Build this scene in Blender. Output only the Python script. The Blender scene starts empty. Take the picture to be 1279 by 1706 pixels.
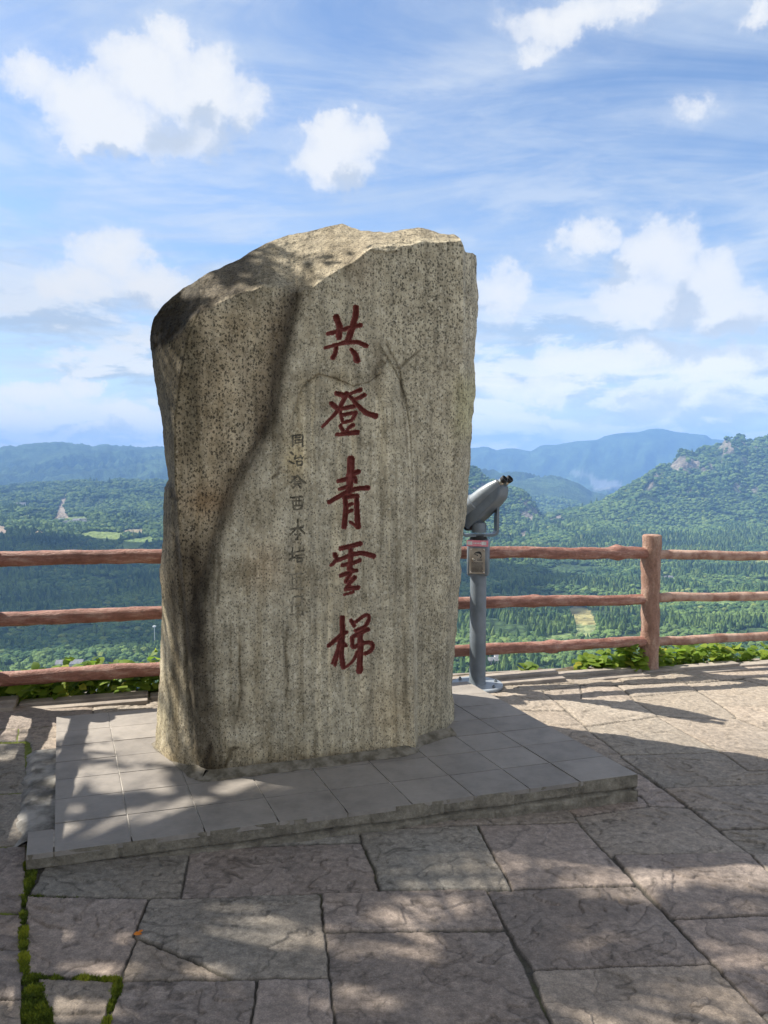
import bpy, bmesh, math, random
import numpy as np
from mathutils import Vector

# ------------------------------------------------------------------ camera, sky, sun, exposure
C = bpy.context.scene
COL = C.collection
FPX = 1281.0                       # focal length in photograph pixels
PITCH = math.atan((853 - 765) / FPX)
EYE = 1.6
cam_d = bpy.data.cameras.new("camera"); cam = bpy.data.objects.new("camera", cam_d); COL.objects.link(cam)
cam_d.sensor_fit = 'VERTICAL'; cam_d.sensor_height = 24.0; cam_d.lens = FPX / 1706 * 24.0
cam_d.clip_start = 0.05; cam_d.clip_end = 60000
cam.location = (0, 0, EYE); cam.rotation_euler = (math.pi / 2 - PITCH, 0, 0)
C.camera = cam

SUN = Vector((-0.63, 0.24, 0.735)).normalized()
SUN_EL = math.asin(SUN.z); SUN_AZ = math.atan2(SUN.x, SUN.y)
sun_d = bpy.data.lights.new("sun", 'SUN'); sun = bpy.data.objects.new("sun", sun_d); COL.objects.link(sun)
sun_d.energy = 4.2; sun_d.angle = math.radians(0.53); sun_d.color = (1.0, 0.93, 0.82)
sun.rotation_euler = SUN.to_track_quat('Z', 'Y').to_euler()
C.view_settings.view_transform = 'Standard'; C.view_settings.look = 'None'
C.view_settings.gamma = 1.0; C.view_settings.exposure = 1.4
SKY_STRENGTH = 0.072
C.cycles.use_denoising = True
C.cycles.max_bounces = 6; C.cycles.volume_bounces = 0; C.cycles.transparent_max_bounces = 8


def ray(u, v):
    a = (np.asarray(u, float) - 639.5) / FPX; b = -(np.asarray(v, float) - 853) / FPX
    dy = math.cos(PITCH) + b * math.sin(PITCH); dz = -math.sin(PITCH) + b * math.cos(PITCH)
    return a / dy, dz / dy          # X/Y and Z/Y slopes of the line of sight


def at(u, v, Y):                    # point seen at photo pixel (u,v) at depth Y
    tx, tz = ray(u, v); return Vector((float(tx * Y), float(Y), float(EYE + tz * Y)))


SLOPE = -0.03
def gz(x): return SLOPE * x
def G(u, v):                        # point of the terrace floor
    tx, tz = ray(u, v); Y = EYE / (SLOPE * tx - tz); return np.stack([tx * Y, Y, EYE + tz * Y], -1)
def PL(u, v, z):                    # point of a level plane
    tx, tz = ray(u, v); Y = (z - EYE) / tz; return np.stack([tx * Y, Y, EYE + tz * Y], -1)


# ------------------------------------------------------------------ node helpers
class NT:
    def __init__(s, tree): s.t = tree; s.n = tree.nodes; s.l = tree.links
    def node(s, typ, ins=None, **kw):
        n = s.n.new(typ)
        for k, v in kw.items(): setattr(n, k, v)
        for k, v in (ins or {}).items():
            if isinstance(v, bpy.types.NodeSocket): s.l.new(v, n.inputs[k])
            else: n.inputs[k].default_value = v
        return n
    def math(s, op, a, b=0.0, c=0.0, clamp=False):
        return s.node('ShaderNodeMath', {0: a, 1: b, 2: c}, operation=op, use_clamp=clamp).outputs[0]
    def vec(s, op, a, b=(0, 0, 0)):
        n = s.node('ShaderNodeVectorMath', {0: a, 1: b}, operation=op); return n.outputs['Value'] if op in ('LENGTH', 'DOT_PRODUCT') else n.outputs[0]
    def scale(s, a, f): return s.node('ShaderNodeVectorMath', {0: a, 'Scale': f}, operation='SCALE').outputs[0]
    def mix(s, f, a, b, blend='MIX'):
        n = s.node('ShaderNodeMix', data_type='RGBA', blend_type=blend)
        for k, v in ((0, f), (6, a), (7, b)):
            if isinstance(v, bpy.types.NodeSocket): s.l.new(v, n.inputs[k])
            else: n.inputs[k].default_value = v if k == 0 else (tuple(v) + (1,))[:4]
        return n.outputs[2]
    def ramp(s, f, stops, interp='LINEAR'):
        n = s.node('ShaderNodeValToRGB', {0: f}); r = n.color_ramp; r.interpolation = interp
        while len(r.elements) < len(stops): r.elements.new(0.5)
        for e, (p, c) in zip(r.elements, stops):
            e.position = p; e.color = (c, c, c, 1) if isinstance(c, (int, float)) else (tuple(c) + (1,))[:4]
        return n.outputs[0]
    def noise(s, vec, scale, detail=4, rough=0.55, out=0, dist=0.0):
        return s.node('ShaderNodeTexNoise', {'Vector': vec, 'Scale': scale, 'Detail': detail, 'Roughness': rough, 'Distortion': dist}).outputs[out]
    def smooth(s, x, lo, hi):
        return s.node('ShaderNodeMapRange', {0: x, 1: lo, 2: hi, 3: 0.0, 4: 1.0}, interpolation_type='SMOOTHSTEP').outputs[0]


def new_mat(name, rough=0.8, spec=0.3, metal=0.0):
    m = bpy.data.materials.new(name); m.use_nodes = True
    nt = NT(m.node_tree); b = nt.n['Principled BSDF']
    b.inputs['Roughness'].default_value = rough; b.inputs['Specular IOR Level'].default_value = spec; b.inputs['Metallic'].default_value = metal
    return m, nt, b


def bump(nt, b, h, strength=0.4, dist=0.01):
    n = nt.node('ShaderNodeBump', {'Height': h, 'Strength': strength, 'Distance': dist}); nt.l.new(n.outputs[0], b.inputs['Normal'])


def pos(nt): return nt.node('ShaderNodeNewGeometry').outputs['Position']
def obj_co(nt): return nt.node('ShaderNodeTexCoord').outputs['Object']


def mottled(name, c1, c2, scale=6, rough=0.8, spec=0.3, bs=0.3, bd=0.004, metal=0.0, detail=6, bscale=None):
    m, nt, b = new_mat(name, rough, spec, metal)
    p = obj_co(nt); n = nt.noise(p, scale, detail, 0.62)
    nt.l.new(nt.mix(nt.smooth(n, 0.35, 0.65), c1, c2), b.inputs['Base Color'])
    if bs: bump(nt, b, nt.noise(p, bscale or scale * 5, 5, 0.65), bs, bd)
    return m


# ------------------------------------------------------------------ world
W = bpy.data.worlds.new("World"); C.world = W; W.use_nodes = True
wt = NT(W.node_tree); wt.n.clear()
DEG = math.pi / 180
def azel(u, v):
    tx, tz = ray(u, v); return float(np.arctan(tx)), float(np.arctan(tz / np.sqrt(1 + tx * tx)))

CUMULUS = [  # photo pixel centre, half sizes: where the cumulus heads stand in the sky
    (290, 85, 55, 62, 1), (245, 130, 100, 70, 1), (345, 160, 100, 85, 1), (125, 165, 85, 62, 1), (185, 205, 130, 60, 1), (300, 230, 120, 55, .8), (60, 130, 70, 40, .5),
    (560, 250, 88, 66, 1), (540, 215, 50, 44, 1), (585, 290, 70, 40, .7),
    (180, 425, 78, 52, .85), (140, 470, 100, 42, .7), (235, 465, 90, 46, .7),
    (978, 392, 64, 48, 1), (1095, 430, 85, 80, 1), (1180, 455, 75, 62, 1), (1090, 505, 130, 50, 1), (1210, 505, 90, 48, 1),
    (840, 475, 45, 66, .85), (955, 25, 140, 44, .7), (1040, 5, 80, 30, .6), (895, 75, 40, 24, .5), (1260, 38, 44, 32, .7), (1160, 175, 50, 32, .35),
    (1000, 605, 130, 36, 1), (1085, 595, 50, 30, 1), (1190, 610, 110, 46, .9), (1045, 668, 28, 20, .8), (880, 645, 110, 36, .6), (1150, 675, 160, 26, .5), (900, 700, 160, 18, .4),
    (70, 655, 110, 26, .8), (30, 690, 90, 18, .8), (145, 640, 40, 18, .9), (225, 690, 80, 28, .8), (120, 720, 160, 14, .6), (420, 640, 110, 40, .7), (560, 690, 150, 30, .7)]
gtree = bpy.data.node_groups.new("cumulus", 'ShaderNodeTree')
gtree.interface.new_socket("P", in_out='INPUT', socket_type='NodeSocketVector')
gtree.interface.new_socket("D", in_out='OUTPUT', socket_type='NodeSocketFloat')
g = NT(gtree); gi = g.node('NodeGroupInput'); go = g.node('NodeGroupOutput'); best = None
for (u, v, ru, rv, w) in CUMULUS:
    a, e = azel(u, v); a2, _ = azel(u + ru, v); _, e2 = azel(u, v - rv)
    ln = g.vec('LENGTH', g.vec('MULTIPLY', g.vec('SUBTRACT', gi.outputs[0], (a, e, 0)), (1 / abs(a2 - a), 1 / abs(e2 - e), 0)))
    x = g.math('MULTIPLY', g.math('SUBTRACT', 1.0, ln), w)
    best = x if best is None else g.math('SMOOTH_MAX', best, x, 0.12)
g.l.new(best, go.inputs[0])

dirv = wt.vec('NORMALIZE', wt.node('ShaderNodeTexCoord').outputs['Generated'])
sp = wt.node('ShaderNodeSeparateXYZ', {0: dirv})
az = wt.math('ARCTAN2', sp.outputs[0], sp.outputs[1]); el = wt.math('ARCSINE', sp.outputs[2])
P = wt.node('ShaderNodeCombineXYZ', {0: az, 1: el}).outputs[0]
warp = wt.vec('SUBTRACT', wt.noise(P, 11, 9, 0.66, 1), (0.5, 0.5, 0.5))
Pw = wt.vec('ADD', P, wt.vec('MULTIPLY', warp, (0.11, 0.10, 0)))
d0 = wt.node('ShaderNodeGroup', {0: Pw}, node_tree=gtree).outputs[0]
d1 = wt.node('ShaderNodeGroup', {0: wt.vec('ADD', Pw, (-0.03, 0.055, 0))}, node_tree=gtree).outputs[0]
fb = wt.math('SUBTRACT', wt.noise(P, 16, 10, 0.62), 0.5)
edge_n = wt.math('ADD', d0, wt.math('MULTIPLY', fb, 1.15))
dens = wt.math('ADD', wt.math('MULTIPLY', wt.smooth(edge_n, 0.02, 0.28), 0.42), wt.math('MULTIPLY', wt.smooth(edge_n, -0.26, 0.72), 0.58))
# thin high cloud in streaks on a plane overhead
pz = wt.math('ADD', wt.math('MAXIMUM', sp.outputs[2], 0.0), 0.12)
pl = wt.node('ShaderNodeCombineXYZ', {0: wt.math('DIVIDE', sp.outputs[0], pz), 1: wt.math('DIVIDE', sp.outputs[1], pz)}).outputs[0]
rot = wt.node('ShaderNodeMapping', {'Vector': pl, 'Rotation': (0, 0, 0.35), 'Scale': (0.65, 1.7, 1)}).outputs[0]
n1 = wt.noise(rot, 1.7, 10, 0.66, 0, 0.8); n2 = wt.noise(pl, 0.9, 5, 0.6)
cir = wt.smooth(wt.math('ADD', wt.math('MULTIPLY', n1, 0.62), wt.math('MULTIPLY', n2, 0.55)), 0.46, 0.74)
# rows of low cumulus and layered cloud standing over the horizon
lowband = wt.math('MULTIPLY', wt.smooth(el, 0.30, 0.10), 1.0)
def lowc(dy):
    v_ = wt.vec('ADD', P, (0.008, dy, 0)); m_ = wt.node('ShaderNodeMapping', {'Vector': v_, 'Scale': (1.0, 3.0, 1), 'Location': (0.37, 0.1, 0.6)}).outputs[0]
    return wt.noise(m_, 7.0, 10, 0.60, 0, 0.25)
ns = lowc(0.0); nsu = lowc(0.016)
low_d = wt.math('MULTIPLY', wt.smooth(ns, 0.38, 0.53), lowband)
low_s = wt.smooth(wt.math('SUBTRACT', nsu, ns), -0.05, 0.07)
strat_v = wt.node('ShaderNodeMapping', {'Vector': P, 'Scale': (1.0, 4.5, 1)}).outputs[0]
ns2 = wt.noise(strat_v, 4.0, 8, 0.62, 0, 0.5)
strat = wt.math('MULTIPLY', wt.smooth(ns2, 0.36, 0.62), wt.smooth(el, 0.62, 0.16))
thin = wt.math('MAXIMUM', wt.math('MULTIPLY', cir, 0.80), wt.math('MULTIPLY', strat, 0.80))
thin = wt.math('MAXIMUM', thin, wt.math('MULTIPLY', wt.smooth(el, 0.20, 0.02), 0.75))
sky = wt.node('ShaderNodeTexSky', sky_type='NISHITA', sun_disc=False, sun_elevation=SUN_EL, sun_rotation=SUN_AZ, altitude=1200.0, air_density=1.0, dust_density=0.5, ozone_density=3.0)
K = 1.0 / SKY_STRENGTH / 2 ** C.view_settings.exposure
kc = lambda *c_: tuple(K * x for x in c_)
skyc = sky.outputs[0]
glow = wt.smooth(el, 0.20, 0.01)      # the horizon is seen through the most lit air
gcol = wt.mix(glow, (1, 1, 1), (1.42, 1.36, 1.20))
thin_c = wt.mix(1.0, wt.mix(wt.smooth(ns2, 0.4, 0.7), kc(0.60, 0.71, 0.87), kc(0.80, 0.86, 0.93)), gcol, 'MULTIPLY')
shade = wt.smooth(wt.math('ADD', wt.math('SUBTRACT', d1, wt.math('MULTIPLY', d0, 0.60)), wt.math('MULTIPLY', fb, 0.75)), -0.02, 0.46)
puff_c = wt.mix(1.0, wt.mix(shade, kc(0.95, 0.955, 0.96), kc(0.62, 0.69, 0.79)), gcol, 'MULTIPLY')
low_c = wt.mix(1.0, wt.mix(low_s, kc(0.92, 0.94, 0.96), kc(0.50, 0.60, 0.73)), gcol, 'MULTIPLY')
c = wt.mix(thin, skyc, thin_c)
c = wt.mix(wt.math('MULTIPLY', low_d, 0.85), c, low_c)
c = wt.mix(wt.math('MULTIPLY', dens, 0.96), c, puff_c)
# bright cloud added to the unseen sky behind and overhead to fill the shade
fill_veil = wt.math('MAXIMUM', wt.smooth(wt.math('ABSOLUTE', az), 0.85, 1.7), wt.smooth(el, 0.75, 1.15))
fill_veil = wt.math('MULTIPLY', wt.math('MULTIPLY', fill_veil, wt.smooth(sp.outputs[2], -0.02, 0.15)), wt.smooth(n2, 0.30, 0.55))
c = wt.mix(wt.math('MULTIPLY', fill_veil, 0.70), c, kc(1.30, 1.26, 1.20))
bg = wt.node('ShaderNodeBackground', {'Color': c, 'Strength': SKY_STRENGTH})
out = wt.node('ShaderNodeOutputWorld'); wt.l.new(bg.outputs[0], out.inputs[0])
W.cycles.sampling_method = 'MANUAL'; W.cycles.sample_map_resolution = 512

# ------------------------------------------------------------------ noise in numpy
def _hash(ix, iy, iz):
    with np.errstate(over='ignore'):
        h = ix.astype(np.uint32) * np.uint32(374761393) + iy.astype(np.uint32) * np.uint32(668265263) + iz.astype(np.uint32) * np.uint32(2246822519)
        h = (h ^ (h >> np.uint32(13))) * np.uint32(1274126177); h = h ^ (h >> np.uint32(16))
        h = h * np.uint32(2654435761); h ^= h >> np.uint32(15)
    return h.astype(np.float64) / 4294967295.0
def vnoise(x, y, z=0.0):
    x, y, z = np.broadcast_arrays(np.asarray(x, float), np.asarray(y, float), np.asarray(z, float))
    ix = np.floor(x).astype(np.int64); iy = np.floor(y).astype(np.int64); iz = np.floor(z).astype(np.int64)
    fx = x - ix; fy = y - iy; fz = z - iz
    fx = fx * fx * (3 - 2 * fx); fy = fy * fy * (3 - 2 * fy); fz = fz * fz * (3 - 2 * fz)
    r = 0
    for dz in ((0, 1) if np.any(fz) else (0,)):
        for dy in (0, 1):
            for dx in (0, 1):
                r = r + _hash(ix + dx, iy + dy, iz + dz) * (fx if dx else 1 - fx) * (fy if dy else 1 - fy) * (fz if dz else 1 - fz)
    return r
def fbm(x, y, z=0.0, oc=4, g=0.5):
    a, s, t = 1.0, 0.0, 0.0
    for o in range(oc):
        f = 2.0 ** o; s = s + a * (vnoise(x * f + o * 17.3, y * f + o * 9.1, np.asarray(z) * f) - 0.5); t += a; a *= g
    return s / t * 2
def sstep(x, lo, hi):
    t = np.clip((x - lo) / (hi - lo), 0, 1); return t * t * (3 - 2 * t)


# ------------------------------------------------------------------ mesh helpers
def link(name, me, mat=None, parent=None, smooth=False):
    o = bpy.data.objects.new(name, me); COL.objects.link(o)
    if mat is not None:
        for m in (mat if isinstance(mat, (list, tuple)) else [mat]): me.materials.append(m)
    if smooth: me.polygons.foreach_set('use_smooth', np.ones(len(me.polygons), bool))
    if parent: o.parent = parent
    return o
def np_mesh(name, V, F, mat=None, parent=None, smooth=True, cols=None):
    V = np.asarray(V, np.float32).reshape(-1, 3); F = np.asarray(F, np.int32); k = F.shape[1]
    me = bpy.data.meshes.new(name)
    me.vertices.add(len(V)); me.vertices.foreach_set('co', V.ravel())
    me.loops.add(F.size); me.loops.foreach_set('vertex_index', F.ravel())
    me.polygons.add(len(F)); me.polygons.foreach_set('loop_start', np.arange(len(F), dtype=np.int32) * k)
    me.update(calc_edges=True); me.validate()
    for n, a in (cols or {}).items():
        a = np.asarray(a, np.float32)
        if a.ndim == 1: me.attributes.new(n, 'FLOAT', 'POINT').data.foreach_set('value', a)
        else:
            at_ = me.attributes.new(n, 'FLOAT_COLOR', 'POINT'); at_.data.foreach_set('color', np.c_[a, np.ones(len(a))].astype(np.float32).ravel())
    return link(name, me, mat, parent, smooth)
def grid_faces(nr, nc, off=0):
    i = np.arange(nr - 1)[:, None] * nc + np.arange(nc - 1)[None, :] + off
    return np.stack([i, i + 1, i + nc + 1, i + nc], -1).reshape(-1, 4)
def compact(V, F, cols):
    u, inv = np.unique(F, return_inverse=True)
    return V[u], inv.reshape(F.shape), {k: a[u] for k, a in cols.items()}
def tag(o, label=None, cat=None, group=None, kind=None):
    if label: o['label'] = label
    if cat: o['category'] = cat
    if group: o['group'] = group
    if kind: o['kind'] = kind
    return o
def empty(name, loc, rz=0.0, label=None, cat=None, group=None):
    o = bpy.data.objects.new(name, None); COL.objects.link(o); o.location = loc; o.rotation_euler = (0, 0, rz); o.empty_display_size = 0.2
    return tag(o, label, cat, group)


class MB:                            # collects shapes for ONE mesh
    def __init__(s): s.b = bmesh.new()
    def box(s, c, size, rz=0.0, bev=0.0, R=None):
        vs = bmesh.ops.create_cube(s.b, size=1.0)['verts']; M = R
        for v in vs:
            p = Vector((v.co.x * size[0], v.co.y * size[1], v.co.z * size[2]))
            if M is not None: p = M @ p
            elif rz: p = Vector((p.x * math.cos(rz) - p.y * math.sin(rz), p.x * math.sin(rz) + p.y * math.cos(rz), p.z))
            v.co = p + Vector(c)
        if bev:
            es = list({e for v in vs for e in v.link_edges}); bmesh.ops.bevel(s.b, geom=es, offset=bev, segments=2, affect='EDGES', profile=0.5)
        return s
    def rings(s, rings, cap=True):
        rows = [[s.b.verts.new(p) for p in r] for r in rings]; n = len(rows[0])
        for a, b in zip(rows, rows[1:]):
            for i in range(n): s.b.faces.new((a[i], a[(i + 1) % n], b[(i + 1) % n], b[i]))
        if cap:
            s.b.faces.new(rows[0][::-1]); s.b.faces.new(rows[-1])
        return s
    def tube(s, pts, rad, n=16, cap=True, rough=0.0, seed=0, flat=1.0):
        pts = [Vector(p) for p in pts]; rings = []; rnd = random.Random(seed)
        ref = None
        for i, p in enumerate(pts):
            t = (pts[min(i + 1, len(pts) - 1)] - pts[max(i - 1, 0)]).normalized()
            if ref is None: ref = t.orthogonal().normalized()
            ref = (ref - t * ref.dot(t)).normalized(); w = t.cross(ref)
            r = rad[i] if isinstance(rad, (list, tuple, np.ndarray)) else rad
            rings.append([p + (ref * math.cos(q) + w * math.sin(q) * flat) * (r * (1 + (rough * float(fbm(i * 0.37 + seed, math.cos(q) * 1.2 + seed, math.sin(q) * 1.2, 3)) if rough else 0))) for q in [2 * math.pi * k / n for k in range(n)]])
        return s.rings(rings, cap)
    def lathe(s, prof, c=(0, 0, 0), n=32, axis=None):
        ax = Vector(axis or (0, 0, 1)).normalized(); u = ax.orthogonal().normalized(); w = ax.cross(u); c = Vector(c)
        return s.rings([[c + ax * z + (u * math.cos(2 * math.pi * k / n) + w * math.sin(2 * math.pi * k / n)) * r for k in range(n)] for r, z in prof])
    def build(s, name, mat, parent=None, smooth=False, auto=None):
        bmesh.ops.recalc_face_normals(s.b, faces=s.b.faces)
        me = bpy.data.meshes.new(name); s.b.to_mesh(me); s.b.free()
        o = link(name, me, mat, parent, smooth)
        if smooth:
            me.update()
            ang = auto or 40
            sh = np.zeros(len(me.edges), bool); bm = bmesh.new(); bm.from_mesh(me)
            for e in bm.edges:
                if len(e.link_faces) == 2 and e.calc_face_angle(0) > math.radians(ang): e.smooth = False
            bm.to_mesh(me); bm.free()
        return o


# ------------------------------------------------------------------ landscape: layers seen from the terrace, each at its true distance
KN = lambda *a: (np.array(a[0::2], float), np.array(a[1::2], float))
LAYERS = [  # (depth knots over photo column, picture row knots over photo column)
    (KN(0, 620), KN(-600, 1300, 0, 1215, 300, 1200, 640, 1190, 900, 1150, 1279, 1130, 1900, 1130)),
    (KN(0, 820, 1279, 800), KN(-600, 1150, 0, 1112, 270, 1100, 800, 1070, 1279, 1068, 1900, 1070)),
    (KN(0, 1050, 1279, 1100), KN(-600, 1060, 0, 1042, 640, 1025, 1000, 1012, 1279, 1005, 1900, 1010)),
    (KN(0, 1400, 1279, 1500), KN(-600, 990, 0, 978, 640, 965, 1000, 955, 1279, 948, 1900, 950)),
    (KN(0, 1850, 1279, 2000), KN(-600, 915, 0, 905, 150, 912, 270, 922, 500, 920, 780, 912, 870, 905, 950, 893, 1050, 903, 1150, 908, 1279, 910, 1900, 915)),
    (KN(0, 2300, 786, 2250, 950, 2300, 1279, 2400), KN(-600, 890, 0, 878, 150, 884, 270, 892, 500, 888, 786, 882, 868, 893, 905, 882, 950, 874, 1050, 878, 1150, 880, 1279, 876, 1900, 870)),
    (KN(0, 3000, 500, 2900, 786, 2800, 870, 2700, 905, 2650, 950, 2650, 1050, 3000, 1150, 3350, 1279, 3500, 1900, 3500),
     KN(-600, 850, 0, 850, 100, 853, 270, 850, 500, 800, 700, 768, 760, 769, 782, 777, 800, 786, 812, 800, 830, 806, 846, 814, 862, 816, 877, 823, 889, 839, 897, 855, 905, 864, 920, 861, 941, 854, 975, 848, 1001, 840, 1025, 824, 1048, 809, 1076, 793, 1088, 782, 1108, 776, 1124, 765, 1131, 757, 1140, 752, 1149, 756, 1158, 758, 1170, 753, 1184, 750, 1193, 747, 1200, 742, 1208, 733, 1217, 730, 1228, 728, 1237, 731, 1244, 737, 1251, 734, 1259, 731, 1270, 732, 1279, 731, 1330, 738, 1450, 735, 1600, 750, 1900, 740)),
    (KN(0, 4200, 500, 3600, 786, 3400, 1050, 3500, 1279, 4200, 1900, 4200), KN(-600, 815, 0, 817, 60, 812, 130, 808, 270, 806, 500, 850, 786, 868, 870, 885, 905, 884, 950, 878, 1050, 866, 1150, 850, 1279, 835, 1900, 830)),
    (KN(0, 5200, 786, 5300, 1900, 5400), KN(-600, 812, 0, 838, 270, 835, 500, 815, 786, 790, 820, 795, 845, 799, 880, 800, 910, 804, 941, 808, 965, 820, 985, 834, 1050, 846, 1279, 838, 1900, 838)),
    (KN(0, 6100, 786, 6500, 1900, 6800), KN(-600, 785, 0, 788, 270, 785, 500, 800, 786, 818, 950, 836, 1000, 838, 1050, 832, 1279, 830, 1900, 830)),
    (KN(0, 7200, 500, 7400, 786, 8300, 1900, 8500), KN(-600, 752, -200, 748, 0, 747, 15, 744, 30, 745, 60, 741, 85, 739, 92, 738, 100, 739, 107, 738, 115, 740, 130, 741, 140, 741, 155, 746, 180, 744, 200, 746, 215, 745, 240, 750, 268, 748, 300, 752, 360, 758, 500, 768, 700, 790, 786, 806, 950, 818, 1030, 812, 1279, 810, 1900, 800)),
    (KN(0, 10000), KN(-600, 764, 0, 768, 400, 764, 640, 750, 760, 748, 786, 746, 800, 743.5, 812, 743, 826, 749.5, 842, 747, 855, 746, 870, 748, 883, 750.5, 901, 742, 929, 741, 949, 736, 970, 734, 993, 732.5, 1008, 726, 1025, 721.5, 1040, 719.5, 1056, 719, 1068, 717, 1080, 714.5, 1092, 714, 1104, 714.3, 1120, 718.5, 1148, 722.5, 1172, 724.6, 1184, 731, 1204, 732, 1220, 731, 1240, 729.7, 1255, 731.7, 1300, 735, 1500, 742, 1900, 755)),
    (KN(0, 13500), KN(-600, 790, 0, 790, 1900, 790))]
HAZE_LOW = -420.0


def terrain_z(u, Y):
    """height at photo column u and depth Y (arrays of the same shape)"""
    u = np.asarray(u, float); Y = np.asarray(Y, float)
    ys, zs = [np.full(u.shape, 7.0), np.full(u.shape, 40.0), np.full(u.shape, 180.0), np.full(u.shape, 420.0)], [np.full(u.shape, -5.0), np.full(u.shape, -40.0), np.full(u.shape, -110.0), np.full(u.shape, -190.0)]
    for (yk, vk) in LAYERS:
        y = np.interp(u, *yk); v = np.interp(u, *vk); _, tz = ray(u, v); ys.append(y); zs.append(EYE + tz * y)
    ys = np.stack(ys); zs = np.stack(zs); z = np.full(u.shape, -300.0)
    for k in range(len(ys) - 1):
        m = (Y >= ys[k]) & (Y <= ys[k + 1]); t = np.where(m, (Y - ys[k]) / (ys[k + 1] - ys[k]), 0)
        t = t * 0.55 + 0.45 * t * t * (3 - 2 * t)
        z = np.where(m, zs[k] + (zs[k + 1] - zs[k]) * t, z)
    crest = np.ones(u.shape)
    for k in (10, 14, 15):           # keep the sky lines as they are
        crest = np.minimum(crest, np.clip(np.abs(np.log(Y / ys[k])) / 0.10, 0, 1))
    x = (u - 639.5) / FPX * Y
    near = sstep(Y, 300, 700)
    n = fbm(x / 330, Y / 330, 0, 5) * 26 * near * sstep(-Y, -2600, -1500)
    # ribs and gullies running down the far ridges
    q = x * 0.8 - Y * 0.6 + 260 * fbm(x / 900, Y / 900, 3, 3)
    rib = 1 - np.abs(fbm(q / 310, (x * .6 + Y * .8) / 1500, 7, 4, 0.55)) * 2.2
    far = sstep(Y, 4600, 5600)
    n = n + far * (rib - 0.4) * 120
    mid = sstep(Y, 2300, 2700) * sstep(-Y, -4500, -4000)
    q2 = x * 0.75 + Y * 0.66 + 120 * fbm(x / 400, Y / 400, 5, 3)
    n = n + mid * ((1 - np.abs(fbm(q2 / 230, (x * .66 - Y * .75) / 520, 2, 5, 0.55)) * 2.0) - 0.45) * 46
    knob = sstep(u, 1075, 1120) * np.exp(-(np.log(Y / ys[10]) / 0.05) ** 2)
    return z + n * (0.08 + 0.92 * crest) + knob * 30 * fbm(x / 60, Y / 80, 8, 4, .6)


def terrain_hit(u, v, y0=560.0, y1=12000.0):
    _, tz = ray(u, v); Y = np.geomspace(y0, y1, 4000); z = terrain_z(np.full(Y.shape, float(u)), Y); s = EYE + float(tz) * Y
    k = np.argmax(z >= s); return Vector(((u - 639.5) / FPX * Y[k] / (math.cos(PITCH) + 0 * PITCH) * math.cos(PITCH), Y[k], z[k]))


def in_poly(px, py, poly):
    poly = np.asarray(poly, float); r = np.zeros(np.shape(px), bool); j = len(poly) - 1
    for i in range(len(poly)):
        xi, yi = poly[i]; xj, yj = poly[j]
        r ^= ((yi > py) != (yj > py)) & (px < (xj - xi) * (py - yi) / (yj - yi + 1e-12) + xi); j = i
    return r


uu = np.concatenate([np.linspace(-900, -130, 90)[:-1], np.linspace(-130, 1410, 620), np.linspace(1410, 2180, 90)[1:]])
YY = np.geomspace(7.0, 13500.0, 720)
U, Yg = np.meshgrid(uu, YY); Zg = terrain_z(U, Yg); Xg = (U - 639.5) / FPX * Yg
tz_ = (Zg - EYE) / Yg
# picture row of every terrain vertex, only to say where the clearings and fields lie on the hills
Vrow = 853 - FPX * np.tan(np.arctan(tz_) + PITCH)
FIELDS = [([(88, 866), (96, 842), (108, 822), (112, 822), (106, 845), (116, 866)], (0.27, 0.23, 0.18), 0),
          ([(-10, 876), (8, 876), (8, 893), (-10, 892)], (0.30, 0.24, 0.18), 0), ([(40, 893), (60, 884), (72, 888), (55, 896)], (0.26, 0.22, 0.12), 0),
          ([(128, 890), (150, 884), (205, 888), (196, 905), (160, 903)], (0.17, 0.22, 0.07), 0), ([(182, 915), (205, 900), (250, 893), (256, 905), (215, 918)], (0.15, 0.21, 0.07), 0),
          ([(200, 884), (236, 880), (240, 892), (210, 890)], (0.24, 0.21, 0.13), 0), ([(30, 860), (48, 857), (52, 861), (30, 864)], (0.17, 0.22, 0.09), 0),
          ([(110, 862), (140, 858), (146, 870), (118, 874)], (0.15, 0.2, 0.08), 0),
          ([(946, 1016), (962, 1010), (982, 1012), (998, 1040), (1000, 1062), (966, 1062), (958, 1035)], (0.30, 0.27, 0.12), 1),
          ([(905, 1062), (960, 1052), (966, 1068), (905, 1072)], (0.16, 0.22, 0.08), 0), ([(1150, 1003), (1200, 998), (1260, 1006), (1210, 1012)], (0.14, 0.2, 0.07), 0),
          ([(1105, 960), (1122, 957), (1128, 968), (1110, 970)], (0.33, 0.33, 0.30), 0), ([(1262, 930), (1290, 928), (1290, 942), (1262, 940)], (0.22, 0.25, 0.10), 0),
          ([(0, 1128), (60, 1122), (140, 1130), (200, 1138), (180, 1175), (0, 1185)], (0.17, 0.19, 0.09), 0),
          ([(-10, 1150), (40, 1142), (46, 1148), (-10, 1160)], (0.34, 0.33, 0.31), 0), ([(60, 1150), (130, 1140), (136, 1144), (64, 1156)], (0.34, 0.33, 0.31), 0),
          ([(980, 800), (1030, 800), (1040, 815), (990, 818)], (0.17, 0.18, 0.18), 0), ([(940, 783), (975, 785), (1000, 800), (960, 795)], (0.14, 0.16, 0.13), 0)]
base = np.zeros(U.shape + (3,)); fm = fbm(Xg / 260, Yg / 260, 1, 5)
base[:] = np.array([0.055, 0.090, 0.034]); base += np.clip(fm, -0.7, 0.9)[..., None] * np.array([0.034, 0.048, 0.012])
base *= (1 + 0.35 * sstep(fbm(Xg / 90, Yg / 60, 11, 4), 0.0, 0.3))[..., None]
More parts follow.
